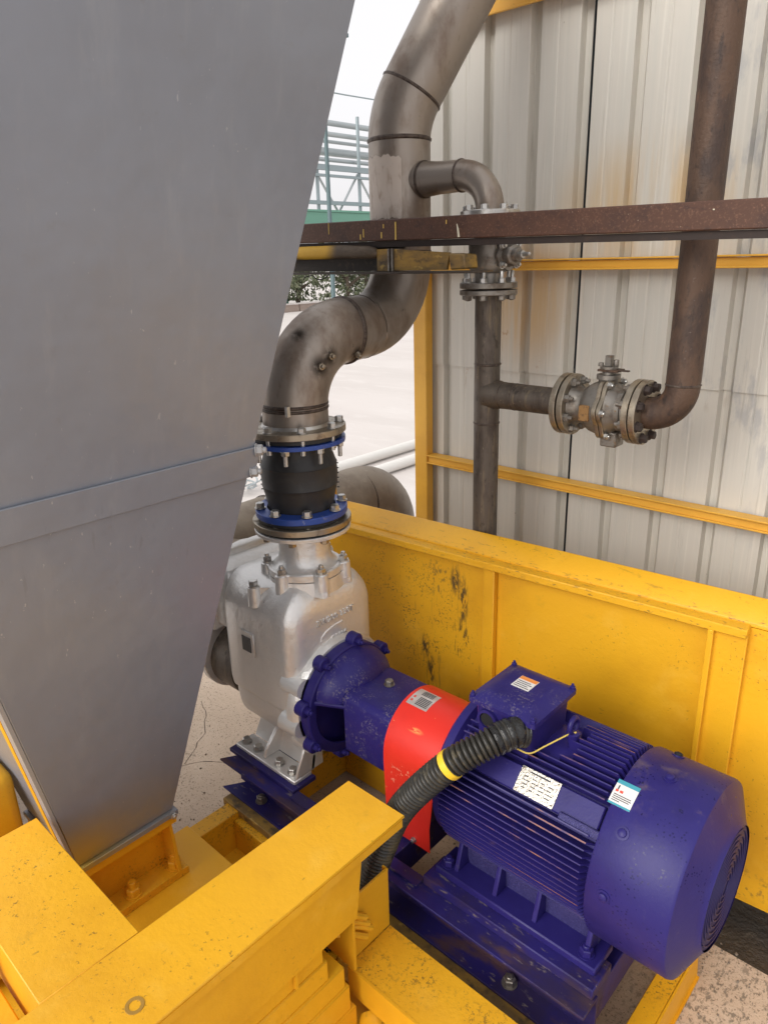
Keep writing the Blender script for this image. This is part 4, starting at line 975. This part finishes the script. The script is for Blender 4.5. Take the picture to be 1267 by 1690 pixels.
# ---- angle bracket in front of the motor
ang = thing('angle_bracket', 'yellow angle steel ledge with upright end plate in front of the motor', 'bracket', (-.8, 1.06, 0))
part('ledge', MB().box(-1.098, -.30, .985, 1.150, .266, .272), m_yel_dirty, ang, bev=.001)
part('ledge_skirt', MB().box(-1.098, -.30, .977, .9845, .175, .2725), m_yel_clean, ang)
part('end_plate', MB().hexa([(-1.106,.983,.2725),(-1.099,.983,.2725),(-1.099,1.150,.2725),(-1.106,1.150,.2725),(-1.106,.983,.482),(-1.099,.983,.482),(-1.099,1.150,.482),(-1.106,1.150,.482)]), m_yel_clean, ang, bev=.001)
part('plate_lip', MB().box(-1.120, -1.1065, .977, .9845, .2735, .482), m_yel_clean, ang)
part('plate_lip', MB().box(-1.118, -1.1065, 1.145, 1.150, .273, .482), m_yel_clean, ang)
for x in (-1.04, -.36): part('ledge_leg', MB().box(x, x+.04, 1.02, 1.10, 0, .265), m_yel_dirty, ang)
single('loose_cable', MB().tube(bez([(-.93, 1.15, .20), (-.86, 1.20, .17), (-.80, 1.215, .155), (-.76, 1.22, .15)], 8), [.008]*20+[.007, .006, .005, .003, .002], 8), m_yel_clean, 'short yellow painted cable end lying between ledge and blue base', 'cable', (-.85, 1.19, .16))

# ---- big front girder
gi = thing('box_girder', 'long yellow box girder in the foreground with a ring mark on its top', 'girder', (-1.14, .6, .48))
G0, G1 = -.6, 1.155
part('top_plate', MB().box(-1.248, -1.036, G0, G1, .692, .700), m_yel, gi, bev=.002)
part('top_lip', MB().box(-1.044, -1.036, G0, G1-.01, .668, .6915), m_yel_clean, gi)
part('side_web', MB().hexa([(-1.056,G0,.483),(-1.048,G0,.483),(-1.048,.975,.483),(-1.056,.975,.483),(-1.056,G0,.691),(-1.048,G0,.691),(-1.048,1.005,.691),(-1.056,1.005,.691)]), m_yel_clean, gi)
part('back_web', MB().box(-1.236, -1.228, G0, 1.0, .30, .691), m_yel, gi)
part('end_plate', MB().box(-1.2275, -1.0565, .965, .973, .30, .691), m_yel, gi)
o = part('ring_mark', MB().lathe([(0, .0115), (.0012, .012), (.0014, .019), (0, .0195)], (-1.100, .405, .700), (0,0,1), 28, False, False), M('ring_stain', (.34, .19, .03), .6), gi)
# stepped plates packed below it
for k, (y1, z0, z1, dx) in enumerate(((.865, .42, .475, .0), (.875, .355, .4195, .004), (.925, .285, .3545, .010), (.935, .20, .2845, .016), (.95, .11, .1995, .022))):
    part('packing_plate', MB().box(-1.20, -1.062+dx, .1, y1, z0, z1), m_yel_clean, gi, bev=.003)
part('packing_rib', MB().box(-1.061, -1.05, .765, .772, .43, .482), m_yel_clean, gi)
part('post', MB().box(-1.22, -1.10, .0, .80, 0, .1095), m_yel_dirty, gi)
for k, (y, z) in enumerate(((1.0, .455), (1.01, .425), (1.02, .40), (1.0, .385))):
    single('cable_bundle_strand', MB().tube(bez([(-1.22, y-.10, z+.01), (-1.15, y-.06, z), (-1.10, y-.01, z-.01), (-1.085, y+.04, z-.05)], 6), .010, 8), m_yel_clean,
           ('topmost', 'second', 'third', 'lowest')[k]+' of the yellow sprayed cables below the girder end', 'cable', (-1.1, y, z), 'yellow sprayed cables under the girder')
# lumpy sprayed hose and rubble in the gap under the ledge
single('sprayed_hose', MB().tube(bez([(-1.02, 1.00, .13), (-.97, .95, .105), (-.92, .90, .085), (-.86, .87, .07), (-.78, .85, .06)], 8), [.044+.003*math.sin(i*.45)+.001*math.sin(i*1.7) for i in range(33)], 16), m_rubble, 'thick short hose sprayed yellow in the gap under the ledge', 'hose', (-1, .98, .1))
mb = MB(); rnd = random.Random(11)
for k in range(260):
    c = Vector((rnd.uniform(-1.05, -.45), rnd.uniform(.55, .96), rnd.uniform(.004, .02))); s = rnd.uniform(.006, .020)
    e = Euler((rnd.uniform(0, 6), rnd.uniform(0, 6), rnd.uniform(0, 6))).to_matrix()
    p = [c+e@(Vector(q)*s*rnd.uniform(.6, 1.1)) for q in ((-1,-1,-.7),(1,-1,-.7),(1,1,-.7),(-1,1,-.7),(-1,-1,.7),(1,-1,.7),(1,1,.7),(-1,1,.7))]
    mb.hexa(p)
struct('painted_debris', mb, m_rubble, 'stuff')

# ---- side box beam on the left
sb = thing('side_beam', 'short wide yellow box beam butting against the foreground girder at left', 'girder', (-1.5, .39, .48))
part('top_plate', MB().box(-1.785, -1.2495, .278, .500, .690, .698), m_yel, sb, bev=.002)
part('side_web', MB().hexa([(-1.775,.292,.46),(-1.2495,.292,.46),(-1.2495,.300,.46),(-1.775,.300,.46),(-1.775,.286,.689),(-1.2495,.286,.689),(-1.2495,.294,.689),(-1.775,.294,.689)]), m_yel, sb)
part('side_web', MB().box(-1.775, -1.2495, .486, .494, .46, .689), m_yel, sb)
part('end_plate', MB().box(-1.783, -1.776, .295, .49, .46, .689), m_yel, sb)
# machinery left of the hopper
lm = thing('drive_unit', 'yellow sprayed drive unit half hidden at the left edge below the hopper', 'machine', (-1.95, .35, .3))
part('gearbox', MB().box(-2.30, -2.02, .25, .535, .46, .70), m_yel, lm, bev=.035, seg=3)
part('roller', MB().cyl((-1.95, .18, .42), (-1.95, .60, .42), .045, n=20), m_yel_dirty, lm)
part('roller', MB().cyl((-2.06, .18, .38), (-2.06, .60, .38), .04, n=20), m_yel_dirty, lm)
part('bed', MB().box(-2.35, -1.84, .15, .56, .20, .30), m_yel_dirty, lm, bev=.01)
part('bracket', MB().box(-1.60, -1.56, .20, .26, .25, .60), m_yel, lm, bev=.004)
part('bracket', MB().box(-1.555, -1.40, .205, .27, .40, .52), m_yel, lm, bev=.004)
part('housing', MB().box(-3.3, -2.32, -.6, .50, .02, .62), m_burnt_shaded, lm, bev=.01)  # dirty yellow housing standing in shade; the shade is put into its colour
put('big_bolt', bolt_mesh('big_bolt', .07, .09, m_yel_dirty), lm, (-1.56, .205, .33), (0,-1,0))

# ------------------------------------------------------------------ hopper
hop = thing('weigh_hopper', 'tall grey painted steel hopper tapering down in the left foreground', 'hopper', (-1.95, .75, .40))
SX, SR, SL = .2287, .2063, -.2010
def hx(z): return -1.803+SX*(z-.45)
def hr(z): return .896+SR*(z-.45)
def hl(z): return .584+SL*(z-.45)
def hb(z): return -2.15-SX*.6*(z-.45)
ZB, ZT = .45, 3.4
t = .008
part('front_panel', MB().hexa([(hx(ZB)-t, hl(ZB), ZB), (hx(ZB), hl(ZB), ZB), (hx(ZB), hr(ZB), ZB), (hx(ZB)-t, hr(ZB), ZB), (hx(ZT)-t, hl(ZT), ZT), (hx(ZT), hl(ZT), ZT), (hx(ZT), hr(ZT), ZT), (hx(ZT)-t, hr(ZT), ZT)]), m_hopper, hop, bev=.002)
def side(f, s):
    zs = (ZB, ZT); p = []
    for z in zs:
        y = f(z); xa, xb = hb(z), hx(z)-t-.001
        p += [(xa, y-s*.001, z), (xb, y-s*.001, z), (xb, y-s*(.001+t), z), (xa, y-s*(.001+t), z)]
    return MB().hexa(p)
part('side_panel', side(hr, 1), m_hopper, hop); part('side_panel', side(hl, -1), m_hopper, hop)
part('back_panel', MB().hexa([(hb(ZB)-t, hl(ZB), ZB), (hb(ZB), hl(ZB), ZB), (hb(ZB), hr(ZB), ZB), (hb(ZB)-t, hr(ZB), ZB), (hb(ZT)-t, hl(ZT), ZT), (hb(ZT), hl(ZT), ZT), (hb(ZT), hr(ZT), ZT), (hb(ZT)-t, hr(ZT), ZT)]), m_hopper, hop)
za, zb = 1.553, 1.637
part('stiffener_band', MB().hexa([(hx(za)+.0005, hl(za)-.02, za), (hx(za)+.009, hl(za)-.02, za), (hx(za)+.009, hr(za)+.016, za), (hx(za)+.0005, hr(za)+.016, za),
                                  (hx(zb)+.0005, hl(zb)-.02, zb), (hx(zb)+.009, hl(zb)-.02, zb), (hx(zb)+.009, hr(zb)+.018, zb), (hx(zb)+.0005, hr(zb)+.018, zb)]), m_hopper, hop, bev=.0015)
part('stiffener_band', MB().hexa([(hb(za), hr(za)+.001, za), (hx(za), hr(za)+.001, za), (hx(za), hr(za)+.016, za), (hb(za), hr(za)+.016, za),
                                  (hb(zb), hr(zb)+.001, zb), (hx(zb), hr(zb)+.001, zb), (hx(zb), hr(zb)+.018, zb), (hb(zb), hr(zb)+.018, zb)]), m_hopper, hop, bev=.0015)
for z in (1.626, 1.567): put('band_bolt', bolt_mesh('band_bolt', .030, .028, m_hopper_edge), hop, (hx(z)+.002, hr(z)+.006, z), (.75, .66, 0))
def strip(a, b, d0, d1, zt_):
    return MB().hexa([(hx(ZB)-a, hl(ZB)-d0, ZB), (hx(ZB)-b, hl(ZB)-d0, ZB), (hx(ZB)-b, hl(ZB)-d1, ZB), (hx(ZB)-a, hl(ZB)-d1, ZB), (hx(zt_)-a, hl(zt_)-d0, zt_), (hx(zt_)-b, hl(zt_)-d0, zt_), (hx(zt_)-b, hl(zt_)-d1, zt_), (hx(zt_)-a, hl(zt_)-d1, zt_)])
part('corner_strip', strip(.048, .004, .011, .001, 1.5), m_hopper_edge, hop, label='pale grey corner strip')
part('corner_strip', strip(.085, .049, .0125, .001, 1.35), m_yel_clean, hop, label='yellow sprayed corner strip')
part('outlet_lip', MB().box(-2.16, -1.798, .578, .902, .398, .4285), m_yel_clean, hop, bev=.002)
part('outlet_flange', MB().box(-2.165, -1.790, .572, .908, .4295, .4485), m_hopper, hop, bev=.002)
put('lip_bolt', bolt_mesh('lip_bolt', .024, .02, m_zinc), hop, (-1.796, .888, .437), (1, 0, 0))

# ------------------------------------------------------------------ small riser, check valve, ball valve, rusty pipe
cv = thing('small_valve', 'small cast steel valve with bolted flange hanging below the brown beam', 'valve', (RX, RY, 2.0))
part('top_flange', MB().cyl((RX, RY, 2.200), (RX, RY, 2.2185), .098, n=40), m_oldsteel, cv, bev=.002)
part('body', MB().lathe([(0, .046), (.03, .046), (.032, .056), (.045, .066), (.06, .0685), (.125, .069), (.126, .082), (.140, .082), (.141, .052), (.186, .05)], (RX, RY, 2.0135), (0,0,1), 40), m_oldsteel, cv)
part('bottom_flange', MB().cyl((RX, RY, 1.995), (RX, RY, 2.0135), .098, n=40), m_oldsteel, cv, bev=.002)
bolt_circle(cv, (RX, RY, 2.014), (0,0,1), .080, 8, .024, .038, m_zinc, .5, 'nut')
bx = Vector((RX+.065, RY-.005, 2.098)); dxv = Vector((.93, -.30, 0.03)).normalized()
part('bonnet_flange', MB().lathe([(0, .028), (.012, .030), (.013, .050), (.024, .050), (.025, .036), (.055, .034), (.058, .024), (.075, .022)], bx, dxv, 8), m_oldsteel, cv, bev=.002)
part('stem', MB().lathe([(.074, .012), (.095, .012), (.096, .007), (.125, .006), (.128, .003)], bx, dxv, 10), m_zinc, cv)
bolt_circle(cv, bx+dxv*.025, dxv, .042, 4, .020, .02, m_zinc, .5, 'nut')
nv = Vector((.70, -.714, 0)); rv = Vector((.714, .70, 0))
text_part('cast_lettering', 'DN80', .030, basis(Vector((RX, RY, 2.100))+nv*.0675+rv*.018, (0,0,-1), rv, nv), m_goldsteel, cv, .003)
text_part('cast_lettering', '16', .030, basis(Vector((RX, RY, 2.100))+nv*.0690-rv*.014, (0,0,-1), rv, nv), m_oldsteel, cv, .003)

ri = thing('riser_pipe', 'grimy brown small riser pipe with tee standing behind the yellow bin', 'pipe', (RX, RY, 0))
part('pipe', MB().cyl((RX+.012, RY, 0), (RX, RY, 1.974), .0455, n=32), m_darkpipe, ri)
part('flange', MB().cyl((RX, RY, 1.9735), (RX, RY, 1.990), .098, n=40), m_oldsteel, ri, bev=.002)
bolt_circle(ri, (RX, RY, 1.973), (0,0,-1), .080, 8, .026, .018, m_oldsteel, .5)
BZ = 1.634
part('tee_branch', MB().tube([(RX+.01, RY, BZ), (RX+.055, RY, BZ), (RX+.07, RY, BZ), (-1.172, RY, BZ)], [.056, .050, .0465, .0455], 28), m_darkpipe, ri)
for z in (BZ+.105, BZ-.105): weld(ri, (RX+.003, RY, z), (0,0,1), .0455, m_weld, .004, .0022)
for x in (RX+.075, RX+.125): weld(ri, (x, RY, BZ), (1,0,0), .0457, m_weld, .003, .0016)
part('end_flange', MB().cyl((-1.1815, RY, BZ), (-1.1615, RY, BZ), .099, n=48), m_goldsteel, ri, bev=.002)

bv = thing('ball_valve', 'flanged ball valve without handle, rust stained, in front of the corrugated wall', 'valve', (-1.10, RY, BZ))
part('inlet_flange', MB().cyl((-1.234, RY, BZ), (-1.212, RY, BZ), .099, n=48), m_goldsteel, bv, bev=.002)
part('inlet_body', MB().lathe([(0, .070), (.012, .062), (.03, .057), (.045, .058), (.050, .066), (.055, .070), (.075, .080), (.095, .085), (.115, .0865)], (-1.212, RY, BZ), (1,0,0), 40), m_oldsteel, bv)
def wavy(r, n, amp, x, k=64): return [(x, RY+math.cos(t)*(r+amp*abs(math.cos(t*n/2))**2), BZ+math.sin(t)*(r+amp*abs(math.cos(t*n/2))**2)) for t in [2*PI*i/k for i in range(k)]]
part('body_flange', MB().loft([wavy(.086, 6, .014, -1.098), wavy(.086, 6, .014, -1.083)]), m_goldsteel, bv, bev=.002, smooth=30)
part('body_flange', MB().loft([wavy(.086, 6, .014, -1.080), wavy(.086, 6, .014, -1.066)]), m_goldsteel, bv, bev=.002, smooth=30)
part('outlet_body', MB().lathe([(0, .082), (.015, .074), (.03, .064), (.032, .068), (.05, .068), (.052, .062), (.066, .062), (.074, .072)], (-1.066, RY, BZ), (1,0,0), 40), m_oldsteel, bv)
part('outlet_flange', MB().cyl((-.992, RY, BZ), (-.970, RY, BZ), .099, n=48), m_goldsteel, bv, bev=.002)
part('rust_pad', MB().box(-1.150, -1.112, RY-.0895, RY-.078, BZ-.032, BZ+.018), M('rust_pad', (.24, .13, .045), .8, 0, [dict(col=(.08, .04, .02), scale=80, lo=.5, hi=.65, amt=.8)]), bv, bev=.002)
part('foot_block', MB().box(-1.095, -1.035, RY-.03, RY+.03, BZ-.118, BZ-.07), m_oldsteel, bv, bev=.004)
part('bonnet', MB().lathe([(0, .032), (.012, .032), (.013, .040), (.026, .040), (.027, .022), (.034, .022)], (-1.095, RY, BZ+.080), (0,0,1), 20), m_oldsteel, bv)
part('stem_plate', MB().box(-1.125, -1.050, RY-.026, RY+.026, BZ+.116, BZ+.123).box(-1.06, -1.015, RY-.02, RY-.005, BZ+.120, BZ+.124), m_rust, bv, bev=.001)
part('stem_washer', MB().cyl((-1.095, RY, BZ+.1235), (-1.095, RY, BZ+.131), .030, n=18).cyl((-1.12, RY-.012, BZ+.131), (-1.12, RY-.012, BZ+.142), .009, n=6), m_oldsteel, bv)
part('stem', MB().box(-1.107, -1.085, RY-.011, RY+.011, BZ+.1315, BZ+.164).cyl((-1.070, RY, BZ+.1315), (-1.070, RY, BZ+.152), .009, n=6), m_oldsteel, bv, bev=.001)
for k in range(6):
    tt = 2*PI*k/6; put('bolt', bolt_mesh('bolt', .020, .016, m_zinc), bv, (-1.066, RY+math.cos(tt)*.092, BZ+math.sin(tt)*.092), (1,0,0))
bolt_circle(bv, (-1.212, RY, BZ), (1,0,0), .080, 8, .026, .03, m_oldsteel, .5, 'nut')
bolt_circle(bv, (-.992, RY, BZ), (-1,0,0), .080, 8, .026, .03, m_oldsteel, .5, 'nut')

bv.location.x = -1.0353; bv.scale.x = .893
rp = thing('rusty_pipe', 'dark rusty upright pipe bending out of the ball valve at right', 'pipe', (-.82, RY, BZ))
part('flange', MB().cyl((-.9155, RY, BZ), (-.8955, RY, BZ), .099, n=48), m_goldsteel, rp, bev=.002)
bolt_circle(rp, (-.8955, RY, BZ), (1,0,0), .080, 8, .028, .01, m_rustbeam_dark, .5)
ex2 = -.798
path = [(-.897, RY, BZ), (ex2-.09, RY, BZ)] + arc((ex2-.09, RY, BZ+.09), (0,0,-1), (1,0,0), .09, 0, PI/2, 14)[1:] + [(ex2+.002, RY, 2.2), (ex2+.006, RY, 4.2)]
part('pipe', MB().tube(path, .0485, 32), m_rust, rp)
weld(rp, (ex2, RY, BZ+.095), (0,0,1), .0485, m_weld, .004, .0018)
